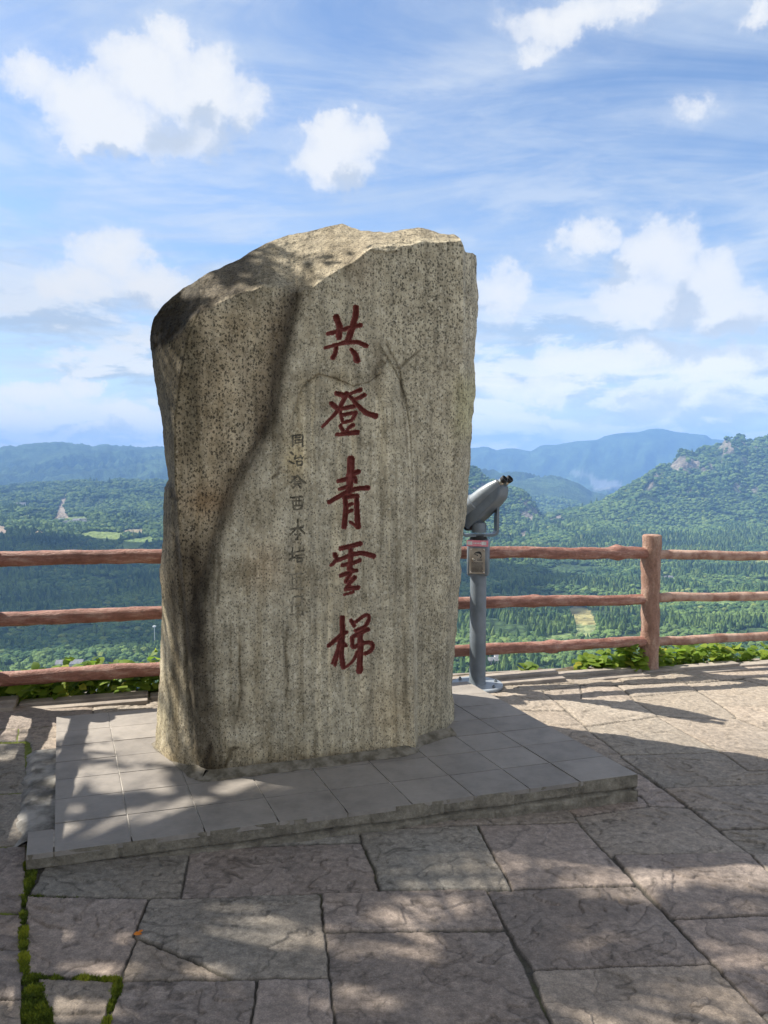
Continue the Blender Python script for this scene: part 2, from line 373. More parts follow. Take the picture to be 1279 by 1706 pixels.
# bare rock faces on the steep knobs above the right-hand hill and the gorge
slopeY = np.abs(np.gradient(Zg, axis=0) / np.gradient(Yg, axis=0)); slopeX = np.abs(np.gradient(Zg, axis=1) / np.gradient(Xg, axis=1))
rock = sstep(np.maximum(slopeX * 0.8, slopeY), 0.50, 0.78) * sstep(Yg, 2100, 2400) * sstep(-Yg, -4600, -4200) * sstep(fbm(Xg / 45, Zg / 30, Yg / 60, 3), -0.35, 0.25)
for poly in ([(1112, 778), (1126, 763), (1142, 756), (1160, 760), (1168, 772), (1150, 786), (1128, 792), (1112, 790)], [(1196, 750), (1206, 737), (1228, 731), (1240, 738), (1226, 750), (1205, 757)], [(1244, 742), (1252, 734), (1279, 734), (1290, 746), (1262, 750)], [(1086, 786), (1106, 779), (1110, 790), (1090, 797)], [(1166, 780), (1190, 768), (1196, 776), (1172, 790)],
             [(862, 828), (880, 832), (893, 850), (900, 864), (890, 872), (876, 862), (864, 848)], [(868, 880), (884, 874), (880, 896), (868, 898)], [(905, 866), (938, 857), (944, 872), (912, 880)], [(790, 800), (806, 803), (800, 822), (788, 815)]):
    m = in_poly(U + 5 * fbm(Xg / 30, Zg / 20, Yg / 40, 3), Vrow + 4 * fbm(Xg / 40, Zg / 16, Yg / 30 + 5, 3), poly) & (Yg > 2050) & (Yg < 3700)
    rock = np.maximum(rock, m * sstep(fbm(Xg / 38, Zg / 22, Yg / 50, 4), -0.30, 0.10))
base = base * (1 - rock[..., None] * 0.85) + rock[..., None] * 0.85 * (np.array([0.26, 0.22, 0.18]) * (1 + .5 * fbm(Xg / 30, Zg / 12, Yg / 40, 3))[..., None])
bare = np.zeros(U.shape)
for poly, colr, terr in FIELDS:
    m = in_poly(U + 4 * fbm(Xg / 20, Yg / 20, 2, 2), Vrow + 2 * fbm(Xg / 25, Yg / 25, 4, 2), poly) & (Yg > 560)
    cc = np.array(colr) * (1 + 0.35 * fbm(Xg / 14, Yg / 40, 6, 3)[..., None])
    if terr:
        band = (np.floor(Vrow / 5.2) % 2)[..., None]; cc = cc * (0.75 + 0.35 * band) + np.array([-0.06, 0.0, 0.0]) * (Vrow[..., None] > 1040)
    base = np.where(m[..., None], cc, base); bare = np.where(m, 1.0, bare)

m_land, nt, b = new_mat("forested_land", 0.95, 0.05)
p = pos(nt); colA = nt.node('ShaderNodeAttribute', attribute_name='col').outputs['Color']; bareA = nt.node('ShaderNodeAttribute', attribute_name='bare').outputs['Fac']
vor = nt.node('ShaderNodeTexVoronoi', {'Vector': p, 'Scale': 0.085, 'Randomness': 1.0}).outputs['Distance']
vor2 = nt.node('ShaderNodeTexVoronoi', {'Vector': p, 'Scale': 0.022}).outputs['Distance']
nn = nt.noise(p, 0.012, 8, 0.7)
f = nt.math('MULTIPLY', nt.ramp(vor, [(0.0, 1.25), (0.6, 0.7), (1.0, 0.5)]), nt.ramp(nn, [(0.3, 0.55), (0.5, 1.0), (0.7, 1.5)]))
f = nt.math('MULTIPLY', f, nt.ramp(vor2, [(0.0, 1.15), (0.7, 0.8)]))
f = nt.mix(bareA, f, (1, 1, 1))
nt.l.new(nt.mix(1.0, colA, f, 'MULTIPLY'), b.inputs['Base Color'])
bump(nt, b, nt.math('ADD', nt.math('MULTIPLY', nt.math('SUBTRACT', 1.0, vor), 8.0), nt.math('MULTIPLY', nn, 22.0)), 0.9, 1.0)
V = np.stack([Xg, Yg, Zg], -1).reshape(-1, 3); cols = {'col': base.reshape(-1, 3), 'bare': bare.ravel()}
Fs = grid_faces(*U.shape); fy = YY[Fs[:, 0] // len(uu)]
for name, lo, hi in (("valley", 0, 2150), ("hills", 2150, 4700), ("mountains", 4700, 1e9)):
    v_, f_, c_ = compact(V, Fs[(fy >= lo) & (fy < hi)], cols)
    tag(np_mesh(name, v_, f_, m_land, None, True, c_), kind='structure')

# ------------------------------------------------------------------ forest: one mass of instanced crowns on the slopes
def forest_points():
    pts, sc, kd = [], [], []
    rng = np.random.default_rng(4); Y = 575.0
    while Y < 4500:
        s = 6.2 * max(1.0, (Y / 1150.0) ** 0.62)
        us = np.arange(-190, 1470, s / Y * FPX); us = us + rng.uniform(-.45, .45, us.shape) * s / Y * FPX
        Yr = Y + rng.uniform(-.5, .5, us.shape) * s
        z = terrain_z(us, Yr); tz = (z - EYE) / Yr; row = 853 - FPX * np.tan(np.arctan(tz) + PITCH)
        keep = np.ones(us.shape, bool)
        for poly, _, _ in FIELDS: keep &= ~in_poly(us, row, poly)
        x = (us - 639.5) / FPX * Yr
        gap = fbm(x / 70, Yr / 70, 9, 3); keep &= gap > -0.42
        ri = np.clip(np.searchsorted(YY, Yr), 0, len(YY) - 1); ui = np.clip(np.searchsorted(uu, us), 0, len(uu) - 1); keep &= rock[ri, ui] < 0.3 + 0.3 * rng.random(us.shape)
        keep &= (row < 1240) & ~((us > 420) & (us < 610))
        con = fbm(x / 150, Yr / 150, 21, 3) + rng.uniform(-.25, .25, us.shape)
        h = s * (0.5 + 1.0 * rng.random(us.shape) ** 1.6) * (1 + .3 * con)
        pts.append(np.stack([x, Yr, z], -1)[keep]); sc.append(h[keep]); kd.append((con > 0.10 + 0.5 * sstep(Yr, 1900, 2500))[keep].astype(float))
        Y += s * 0.92
    return np.concatenate(pts), np.concatenate(sc), np.concatenate(kd)
fp, fs, fk = forest_points()
print("forest trees", len(fp))
m_tree, nt, b = new_mat("forest_foliage", 0.9, 0.1)
rnd_ = nt.node('ShaderNodeObjectInfo').outputs['Random']; pz_ = pos(nt)
big = nt.noise(pz_, 0.0075, 6, 0.65)
cA = nt.ramp(rnd_, [(0.0, (0.022, 0.052, 0.020)), (0.40, (0.045, 0.088, 0.028)), (0.70, (0.080, 0.130, 0.036)), (0.95, (0.100, 0.150, 0.042)), (1.0, (0.15, 0.18, 0.05))])
cB = nt.mix(nt.smooth(big, 0.42, 0.62), cA, nt.mix(0.6, cA, (0.125, 0.185, 0.050)))
cB = nt.mix(nt.smooth(nt.noise(pz_, 0.0042, 5, 0.65), 0.52, 0.64), cB, nt.mix(0.65, cB, (0.020, 0.046, 0.022)))  # broad dark patches painted into the foliage in place of cloud shadows
fine = nt.noise(pz_, 0.55, 3, 0.7)
nt.l.new(nt.mix(1.0, cB, nt.ramp(fine, [(0.3, 0.6), (0.7, 1.35)]), 'MULTIPLY'), b.inputs['Base Color'])
me = bpy.data.meshes.new("forest"); me.vertices.add(len(fp)); me.vertices.foreach_set('co', fp.astype(np.float32).ravel())
me.attributes.new('size', 'FLOAT', 'POINT').data.foreach_set('value', fs.astype(np.float32))
me.attributes.new('conifer', 'FLOAT', 'POINT').data.foreach_set('value', fk.astype(np.float32))
forest = link("forest", me, m_tree); tag(forest, "dense mixed forest covering the valley floor and hillsides", "forest", None, 'stuff')
gn = bpy.data.node_groups.new("forest_canopy", 'GeometryNodeTree')
gn.interface.new_socket("Geometry", in_out='INPUT', socket_type='NodeSocketGeometry'); gn.interface.new_socket("Geometry", in_out='OUTPUT', socket_type='NodeSocketGeometry')
q = NT(gn); gi = q.node('NodeGroupInput'); go = q.node('NodeGroupOutput')
def crown(sub, kind, seed):
    ico = q.node('GeometryNodeMeshIcoSphere', {'Radius': 0.5, 'Subdivisions': sub}).outputs[0]
    P_ = q.node('GeometryNodeInputPosition').outputs[0]
    nz = q.node('ShaderNodeTexNoise', {'Vector': q.vec('ADD', P_, (seed, 0, 0)), 'Scale': 3.6, 'Detail': 2.0, 'Roughness': 0.6}).outputs[0]
    k_ = q.math('ADD', 0.45, q.math('MULTIPLY', nz, 1.15))
    sp_ = q.node('ShaderNodeSeparateXYZ', {0: P_}); zz = sp_.outputs[2]
    if kind:                          # pointed crown
        w_ = q.math('MULTIPLY', q.math('ADD', 0.10, q.math('MULTIPLY', q.math('SUBTRACT', 0.5, zz), 0.85)), k_); zf, zo = 1.75, 0.62
    else:
        w_ = q.math('MULTIPLY', k_, 1.15); zf, zo = 0.95, 0.34
    comb = q.node('ShaderNodeCombineXYZ', {0: q.math('MULTIPLY', sp_.outputs[0], w_), 1: q.math('MULTIPLY', sp_.outputs[1], w_), 2: q.math('ADD', q.math('MULTIPLY', q.math('MULTIPLY', zz, k_), zf), zo)}).outputs[0]
    st = q.node('GeometryNodeSetPosition', {'Geometry': ico, 'Position': comb}).outputs[0]
    return q.node('GeometryNodeSetMaterial', {'Geometry': st, 'Material': m_tree}).outputs[0]
size = q.node('GeometryNodeInputNamedAttribute', {'Name': 'size'}, data_type='FLOAT').outputs[0]
con = q.node('GeometryNodeInputNamedAttribute', {'Name': 'conifer'}, data_type='FLOAT').outputs[0]
isc = q.node('FunctionNodeCompare', {0: con, 1: 0.5}, data_type='FLOAT', operation='GREATER_THAN').outputs[0]
rz_ = q.node('FunctionNodeRandomValue', {0: (0, 0, 0), 1: (0.12, 0.12, 6.283)}, data_type='FLOAT_VECTOR').outputs[0]
join = q.node('GeometryNodeJoinGeometry')
for kind, sel in ((1, isc), (0, q.node('FunctionNodeBooleanMath', {0: isc}, operation='NOT').outputs[0])):
    inst = q.node('GeometryNodeInstanceOnPoints', {'Points': gi.outputs[0], 'Selection': sel, 'Instance': crown(3 if kind else 3, kind, 3.7 * kind), 'Rotation': rz_, 'Scale': size})
    q.l.new(inst.outputs[0], join.inputs[0])
q.l.new(join.outputs[0], go.inputs[0])
forest.modifiers.new("canopy", 'NODES').node_group = gn

# ------------------------------------------------------------------ terrace floor of split flagstones
FL, FR, BR, BL = (PL(*c, 0.10) for c in ((42, 1425), (1062, 1290), (770, 1145), (61, 1206)))
ea = (FR - FL)[:2]; LA = np.linalg.norm(ea); ea = ea / LA
eb = (BL - FL)[:2]; LB = np.linalg.norm(eb); eb = eb / LB
Mab = np.linalg.inv(np.array([ea, eb]).T)
def to_ab(x, y): return Mab[0, 0] * (x - FL[0]) + Mab[0, 1] * (y - FL[1]), Mab[1, 0] * (x - FL[0]) + Mab[1, 1] * (y - FL[1])
def from_ab(a, b, z=0.0): return Vector((FL[0] + ea[0] * a + eb[0] * b, FL[1] + ea[1] * a + eb[1] * b, z))
# line of the fence
FA = np.array([-2.37, 4.75]); FB = np.array([2.10, 6.0]); fdir = (FB - FA) / np.linalg.norm(FB - FA); fnor = np.array([-fdir[1], fdir[0]])
def fence_off(x, y): return (x - FA[0]) * fnor[0] + (y - FA[1]) * fnor[1]       # positive beyond the fence

FLAGS = [
    [(-90, 1415), (36, 1412), (38, 1519), (-90, 1522)], [(-90, 1524), (33, 1523), (33, 1582), (-90, 1583)], [(-90, 1586), (32, 1584), (34, 1664), (-90, 1666)], [(-90, 1669), (35, 1667), (36, 1780), (-90, 1780)],
    [(-90, 1330), (36, 1322), (38, 1408), (-90, 1411)], [(-90, 1242), (34, 1240), (36, 1318), (-90, 1326)],
    [(90, 1430), (316, 1412), (300, 1495), (55, 1490)], [(45, 1495), (244, 1499), (199, 1630), (47, 1620)],
    [(247, 1499), (533, 1491), (544, 1628), (388, 1629), (236, 1563), (224, 1560)], [(233, 1567), (383, 1630), (204, 1631)],
    [(318, 1415), (596, 1405), (618, 1438), (630, 1481), (303, 1496)], [(392, 1399), (597, 1388), (597, 1402), (400, 1407)],
    [(600, 1387), (792, 1377), (849, 1479), (633, 1482), (620, 1437)], [(537, 1490), (807, 1484), (834, 1547), (542, 1550)],
    [(545, 1554), (837, 1551), (945, 1780), (566, 1780)], [(432, 1633), (546, 1631), (562, 1780), (412, 1780)],
    [(206, 1635), (427, 1634), (400, 1780), (160, 1780)], [(66, 1630), (196, 1639), (160, 1780), (104, 1780)],
    [(815, 1485), (1054, 1477), (1177, 1604), (893, 1615)], [(893, 1619), (1180, 1608), (1345, 1780), (955, 1780)],
    [(1126, 1533), (1420, 1522), (1420, 1681), (1272, 1686)], [(1276, 1690), (1420, 1685), (1420, 1780), (1352, 1780)],
    [(1028, 1426), (1247, 1422), (1347, 1520), (1124, 1531)], [(1351, 1519), (1252, 1424), (1460, 1421), (1460, 1517)],
    [(797, 1377), (956, 1372), (1052, 1474), (853, 1479)], [(600, 1384), (700, 1366), (938, 1346), (958, 1369), (792, 1374)],
    [(942, 1345), (1066, 1327), (1078, 1341), (962, 1358)], [(962, 1361), (1080, 1344), (1149, 1347), (1244, 1419), (1018, 1423)],
    [(1066, 1291), (1145, 1343), (1081, 1340), (1065, 1322)], [(1106, 1315), (1330, 1307), (1420, 1374), (1196, 1381)],
    [(1198, 1384), (1424, 1378), (1460, 1418), (1248, 1420)], [(1030, 1260), (1202, 1257), (1244, 1285), (1330, 1286), (1330, 1304), (1104, 1312)],
    [(978, 1212), (1094, 1196), (1193, 1251), (1032, 1257)], [(932, 1168), (1052, 1169), (1092, 1193), (977, 1209)],
    [(1100, 1196), (1227, 1199), (1305, 1230), (1322, 1247), (1197, 1249)], [(1206, 1253), (1322, 1250), (1420, 1282), (1247, 1283)],
    [(1055, 1163), (1160, 1152), (1226, 1195), (1098, 1193)], [(1208, 1178), (1380, 1179), (1420, 1222), (1302, 1225), (1230, 1197)],
    [(1148, 1140), (1240, 1134), (1330, 1158), (1333, 1174), (1205, 1175)], [(1244, 1133), (1420, 1126), (1420, 1160), (1336, 1158)],
    [(970, 1143), (1030, 1145), (1052, 1165), (970, 1163)], [(1033, 1144), (1143, 1140), (1158, 1150), (1055, 1161)],
    [(905, 1153), (965, 1144), (966, 1164), (927, 1166)], [(800, 1154), (903, 1153), (934, 1182), (845, 1181)],
    [(850, 1185), (938, 1185), (994, 1230), (948, 1230)], [(953, 1233), (1000, 1233), (1100, 1311), (1064, 1286)],
    [(840, 1143), (960, 1141), (905, 1150), (838, 1151)]]
rr = np.geomspace(1.25, 7.8, 900); th = np.radians(np.concatenate([np.linspace(-42, -29, 50)[:-1], np.linspace(-29, 29, 700), np.linspace(29, 42, 50)[1:]]))
TH, R_ = np.meshgrid(th, rr); gx = R_ * np.sin(TH); gy = R_ * np.cos(TH)
rng = np.random.default_rng(8)
ga, gb = to_ab(gx, gy)
rowi = np.floor((gb + 4) / 0.47).astype(int); offr = (_hash(rowi, rowi * 0 + 3, rowi * 0) * 0.7)
coli = np.floor((ga + offr + 8) / 0.74).astype(int)
fid = 1000 + rowi * 57 + coli
fa = np.abs((ga + offr + 8) / 0.74 - coli - 0.5); fb_ = np.abs((gb + 4) / 0.47 - rowi - 0.5)
edge = np.minimum((0.5 - fa) * 0.74, (0.5 - fb_) * 0.47); bsd = np.full(gx.shape, -9.0)
wx = gx + 0.005 * fbm(gx * 9, gy * 9, 1, 3) + 0.004 * fbm(gx * 40, gy * 40, 2, 2); wy = gy + 0.005 * fbm(gx * 9, gy * 9, 5, 3) + 0.004 * fbm(gx * 40, gy * 40, 6, 2)
tol = 0.013 + 0.005 * np.clip(gy - 2.2, 0, 4)             # how far the stones reach into the joints
for k, poly in enumerate(FLAGS):
    W_ = np.array([G(*q_)[:2] for q_ in poly])
    lo = W_.min(0) - 0.09; hi = W_.max(0) + 0.09
    box = (gx > lo[0]) & (gx < hi[0]) & (gy > lo[1]) & (gy < hi[1])
    if not box.any(): continue
    X_, Y_ = wx[box], wy[box]; d = np.full(X_.shape, 9.0)
    for i in range(len(W_)):
        A_, B_ = W_[i], W_[(i + 1) % len(W_)]; e_ = B_ - A_; t_ = np.clip(((X_ - A_[0]) * e_[0] + (Y_ - A_[1]) * e_[1]) / (e_ @ e_), 0, 1)
        d = np.minimum(d, np.hypot(X_ - A_[0] - t_ * e_[0], Y_ - A_[1] - t_ * e_[1]))
    sd = np.where(in_poly(X_, Y_, W_), d, -d)
    second = np.minimum(bsd[box], sd); better = sd > bsd[box]
    tmp = bsd[box]; tmp[better] = sd[better]; bsd[box] = tmp
    tmp = fid[box]; tmp[better & (sd > -0.06)] = k; fid[box] = tmp
    if k == 0: sec = np.full(gx.shape, -9.0)
    tmp = sec[box]; sec[box] = np.maximum(tmp, second)
# inside a stone the edge is its own outline, in a joint it is half way to the next stone
own = np.minimum(bsd + tol, np.where(sec > -1, (bsd - sec) * 0.5 - 0.002, 9.0)); claimed = bsd > -0.05
edge = np.where(claimed, own, np.minimum(edge, -bsd - 0.04))
MOSSY = [([(40, 1436), (62, 1438), (50, 1490), (40, 1490)], 1300), ([(35, 1492), (44, 1492), (46, 1622), (34, 1622)], 2200), ([(34, 1626), (64, 1628), (88, 1690), (98, 1760), (36, 1760)], 4600), ([(48, 1622), (200, 1631), (200, 1636), (48, 1628)], 900), ([(190, 1640), (204, 1640), (176, 1720), (168, 1720)], 700), ([(40, 1490), (130, 1493), (130, 1496), (40, 1495)], 300)]
for poly, _ in MOSSY: edge = np.where(in_poly(wx, wy, np.array([G(*q_)[:2] for q_ in poly])), -0.012, edge)
rid = lambda s: _hash(fid.astype(np.int64), fid * 0 + s, fid * 0)
cx_ = gx + rid(11) * 50; cy_ = gy + rid(12) * 50
lvl = fbm(cx_ * 2.6 + 0.35 * fbm(cx_ * 5, cy_ * 5, 1, 3), cy_ * 3.6 + 0.35 * fbm(cx_ * 5, cy_ * 5, 2, 3), 3, 5, 0.5) * (2.0 + 2.6 * rid(13)) + rid(14) * 3
fr = lvl - np.floor(lvl); terr = np.floor(lvl) + sstep(fr, 0.0, 0.07) - 0.5 * sstep(fr, 0.35, 1.0) * 0.6
cleft = np.clip(terr - np.floor(rid(14) * 3), -1.6, 1.4) * (0.0032 + 0.0032 * rid(15)) * (0.25 + 0.75 * sstep(edge, 0.0, 0.07))
rip = np.abs(fbm(cx_ * 9 + cy_ * 3, cy_ * 16, 4, 4, .6)) * 0.0045 * sstep(rid(16), 0.55, 0.95)
fine = fbm(gx * 55, gy * 55, 1, 3) * 0.0010
topz = cleft + rip + fine + (rid(17) - .5) * 0.006 + (rid(18) - .5) * 0.006 * (ga - np.floor(ga)) * 0.5
chip = 0.0045 * fbm(gx * 25, gy * 25, 8, 3)
e_in = edge - 0.001 + chip * 0.4
body = sstep(e_in, -0.001, 0.0032)
pz_v = gz(gx) + body * topz + (1 - body) * (-0.009 + 0.005 * fbm(gx * 30, gy * 30, 2, 3))
mossy = sstep(fbm(gx * 3, gy * 3, 31, 3), -0.15, 0.25) * (1 - body)
leftm = sstep(-(gx + 0.36 * gy), 0.28, 0.42)            # the damp joints at the far left grow moss
mossy = np.maximum(mossy * 0.35, (1 - sstep(e_in, -0.003, 0.006)) * leftm)
# colour of every stone: purple, brown-grey and green-grey slate
pal = np.array([[.218, .190, .174], [.208, .184, .170], [.224, .200, .176], [.202, .188, .168], [.197, .187, .168], [.228, .198, .180], [.212, .193, .172]])
ci = np.minimum((rid(20) * len(pal)).astype(int), len(pal) - 1); pc = pal[ci] * np.array([1.04, 0.985, 0.925]) * (0.88 + 0.26 * rid(21))[..., None]
blot = fbm(cx_ * 3.2, cy_ * 3.2, 8, 4); blot2 = fbm(cx_ * 2.1, cy_ * 2.1, 18, 4)
pc = pc * (1 + 0.22 * blot)[..., None]; pc = pc + blot2[..., None] * np.array([0.012, -0.002, -0.012])
lvl2 = fbm(cx_ * 7 + .5 * fbm(cx_ * 9, cy_ * 9, 4, 3), cy_ * 12, 13, 4, .55) * 2.4; fr2 = lvl2 - np.floor(lvl2); lmask = sstep(fbm(cx_ * 3, cy_ * 3, 23, 3), -.1, .35)
cleft_line = np.exp(-(np.minimum(fr, 1 - fr) / 0.045) ** 2) * 0.42 + lmask * np.exp(-(np.minimum(fr2, 1 - fr2) / 0.06) ** 2) * 0.38
pc = pc * (1 + 0.20 * (fr - 0.5) * np.sign(rid(22) - .3))[..., None] * (1 - np.clip(cleft_line, 0, .6))[..., None]; topz = topz + lmask * (np.floor(lvl2) + sstep(fr2, 0, .12)) * .0018 * body
pz_v = gz(gx) + body * topz + (1 - body) * (-0.009 + 0.005 * fbm(gx * 30, gy * 30, 2, 3))
yl = sstep(gy, 3.9, 5.0)[..., None]                      # the stones by the fence are a paler, sandier split slate
pc = pc * (1 - yl) + yl * (pc * 0.5 + 0.60 * np.array([.26, .22, .175]))
pc = pc * body[..., None] + (1 - body[..., None]) * np.array([.055, .05, .042])
m_pave, nt, b = new_mat("split_slate", 0.78, 0.28)
p = pos(nt); colA = nt.node('ShaderNodeAttribute', attribute_name='col').outputs['Color']; mo = nt.node('ShaderNodeAttribute', attribute_name='moss').outputs['Fac']
g1 = nt.noise(p, 38, 7, 0.7); g2 = nt.noise(p, 210, 3, 0.7)
sc_ = nt.math('MULTIPLY', nt.ramp(g1, [(0.28, 0.55), (0.5, 1.0), (0.72, 1.5)]), nt.ramp(g2, [(0.3, 0.72), (0.7, 1.28)]))
cc = nt.mix(1.0, colA, sc_, 'MULTIPLY')
mcol = nt.mix(nt.noise(p, 60, 4, 0.7), (0.05, 0.075, 0.012), (0.20, 0.24, 0.03))
nt.l.new(nt.mix(nt.smooth(mo, 0.25, 0.6), cc, mcol), b.inputs['Base Color'])
nt.l.new(nt.ramp(g1, [(0.3, 0.62), (0.7, 0.9)]), b.inputs['Roughness'])
bump(nt, b, nt.math('ADD', nt.noise(nt.vec('MULTIPLY', p, (1, 1.7, 1)), 30, 9, 0.72), nt.math('MULTIPLY', g2, 0.25)), 0.75, 0.010)
V = np.stack([gx, gy, pz_v], -1).reshape(-1, 3); Fs = grid_faces(*gx.shape)
offv = fence_off(gx, gy).ravel(); keep = (offv[Fs].max(1) < 0.02)
v_, f_, c_ = compact(V, Fs[keep], {'col': pc.reshape(-1, 3), 'moss': mossy.ravel()})
paving = tag(np_mesh("paving", v_, f_, m_pave, None, True, c_), kind='structure')
# the terrace goes on to the sides and behind the viewer
m_slab = mottled("worn_slate", (.17, .15, .135), (.25, .22, .19), 3, 0.85)
mb = MB(); s0 = FA - fdir * 6 + fnor * 0.30; s1 = FB + fdir * 9 + fnor * 0.30
q_ = [s0, s1, (9, -8), (-4.5, -8)]
top = [mb.b.verts.new((x, y, gz(x) - 0.045)) for x, y in q_]; bot = [mb.b.verts.new((x, y, -6)) for x, y in q_]
mb.b.faces.new(top)
for i in range(4): mb.b.faces.new((top[i], bot[i], bot[(i + 1) % 4], top[(i + 1) % 4]))
tag(mb.build("ground", m_slab), kind='structure')
# kerb of long thin stones and the strip of soil behind it
m_kerb = mottled("kerb_stone", (.20, .175, .155), (.30, .265, .225), 8, 0.85, 0.25, 0.6, 0.006)
mb = MB(); x0 = -1.6; rk = random.Random(5); t0 = -0.8
Lf = float(np.linalg.norm(FB - FA))
while t0 < Lf + 3:
    ln_ = rk.uniform(0.5, 1.1); c2 = FA + fdir * (t0 + ln_ / 2) - fnor * 0.105
    for k, (o_, w_, h_) in enumerate(((-0.05, 0.10, 0.030), (0.06, 0.11, 0.045))):
        cc_ = c2 + fnor * (o_ + rk.uniform(-.008, .008))
        mb.box((cc_[0], cc_[1], gz(cc_[0]) + h_ / 2 - 0.032 + rk.uniform(-.004, .004)), (ln_ - 0.012, w_ - 0.012, h_ + 0.03), math.atan2(fdir[1], fdir[0]) + rk.uniform(-.01, .01), 0.006)
    t0 += ln_
tag(mb.build("kerb", m_kerb), kind='structure')
m_soil = mottled("dark_soil", (.06, .05, .035), (.16, .13, .09), 14, 0.95, 0.1, 0.8, 0.02)
ns_, nw_ = 160, 10; S = np.linspace(-3, Lf + 4, ns_)[:, None]; Wd = np.linspace(-0.06, 0.42, nw_)[None, :]
sx = FA[0] + fdir[0] * S + fnor[0] * Wd; sy = FA[1] + fdir[1] * S + fnor[1] * Wd
tag(np_mesh("soil", np.stack([sx, sy, gz(sx) - 0.005 + 0.03 * fbm(sx * 6, sy * 6, 1, 4) - 0.12 * sstep(Wd + 0 * S, 0.15, 0.42)], -1), grid_faces(ns_, nw_), m_soil), kind='structure')

# ------------------------------------------------------------------ plinth of square tiles
PZ = 0.10
plinth = empty("stone_plinth", from_ab(LA / 2, LB / 2, 0.0), 0, "low grey tiled plinth with a cracked stone edge carrying the tall carved rock", "plinth")
def child_np(name, V, F, mat, parent, smooth=False, cols=None):
    o = np_mesh(name, np.asarray(V) - np.array(parent.matrix_basis.translation), F, mat, None, smooth, cols); o.parent = parent; return o
def adopt(o, parent):               # keep world coordinates of a mesh while parenting it
    M = parent.matrix_basis.inverted(); o.data.transform(M); o.parent = parent; return o
m_tile, nt, b = new_mat("grey_tile", 0.55, 0.35)
p = pos(nt); colA = nt.node('ShaderNodeAttribute', attribute_name='col').outputs['Color']
g1 = nt.noise(p, 5, 6, 0.65); g2 = nt.noise(nt.vec('MULTIPLY', p, (1, 3, 1)), 30, 6, 0.7)
nt.l.new(nt.mix(1.0, colA, nt.math('MULTIPLY', nt.ramp(g1, [(0.28, 0.70), (0.5, 1.0), (0.7, 1.16)]), nt.ramp(g2, [(0.3, 0.86), (0.7, 1.12)])), 'MULTIPLY'), b.inputs['Base Color'])
nt.l.new(nt.ramp(g2, [(0.3, 0.5), (0.7, 0.72)]), b.inputs['Roughness']); bump(nt, b, g2, 0.18, 0.003)
m_grout = mottled("pale_grout", (.30, .28, .25), (.50, .47, .43), 20, 0.9)
ca = [0.0, 0.10, 0.385, 0.665, 0.965, 1.258, 1.548, 1.838, 2.112, 2.372, LA]; rb = [0.0, 0.245, 0.487, 0.715, 0.94, 1.17, 1.40, LB + 0.10]
mb = MB(); tl = mb.b.loops.layers.float_color.new('col'); rk = random.Random(3)
for i in range(len(ca) - 1):
    for j in range(len(rb) - 1):
        a0, a1, b0, b1 = ca[i], ca[i + 1], rb[j], rb[j + 1]
        if a1 <= 0.11 and j > 0: continue
        if a1 <= 0.11 and j == 0: b1 = 0.20
        g_ = 0.003; co = [(a0 + g_, b0 + (g_ if j else 0)), (a1 - (g_ if i < len(ca) - 2 else 0), b0 + (g_ if j else 0)), (a1 - (g_ if i < len(ca) - 2 else 0), b1 - g_), (a0 + g_, b1 - g_)]
        tlt = rk.uniform(-.0012, .0012)
        vt = [mb.b.verts.new(from_ab(x, y, PZ + tlt + (k % 2) * rk.uniform(-.0006, .0006))) for k, (x, y) in enumerate(co)]; vb = [mb.b.verts.new(from_ab(x, y, PZ - 0.02)) for x, y in co]
        cval = rk.uniform(.92, 1.07); fs_ = [mb.b.faces.new(vt)] + [mb.b.faces.new((vt[k], vb[k], vb[(k + 1) % 4], vt[(k + 1) % 4])) for k in range(4)]
        far_ = 1.1 if j >= 5 else 1.0
        for f_ in fs_:
            for lp in f_.loops: lp[tl] = (.212 * cval * far_, .193 * cval * far_, .172 * cval * far_, 1)
adopt(mb.build("tiles", m_tile), plinth)
mb = MB()
out_ab = [(0, 0), (LA, 0), (LA, LB + 0.1), (0.10, LB + 0.1), (0.10, 0.2), (0, 0.2)]
out_ab = [(x + (0.004 if x < .2 else -0.05), y + 0.05 if y < .1 else y) for x, y in out_ab]
vt = [mb.b.verts.new(from_ab(x, y, PZ - 0.0045)) for x, y in out_ab]; vb = [mb.b.verts.new(from_ab(x, y, -0.2)) for x, y in out_ab]
mb.b.faces.new(vt)
for k in range(6): mb.b.faces.new((vt[k], vb[k], vb[(k + 1) % 6], vt[(k + 1) % 6]))
adopt(mb.build("grout_bed", m_grout), plinth)
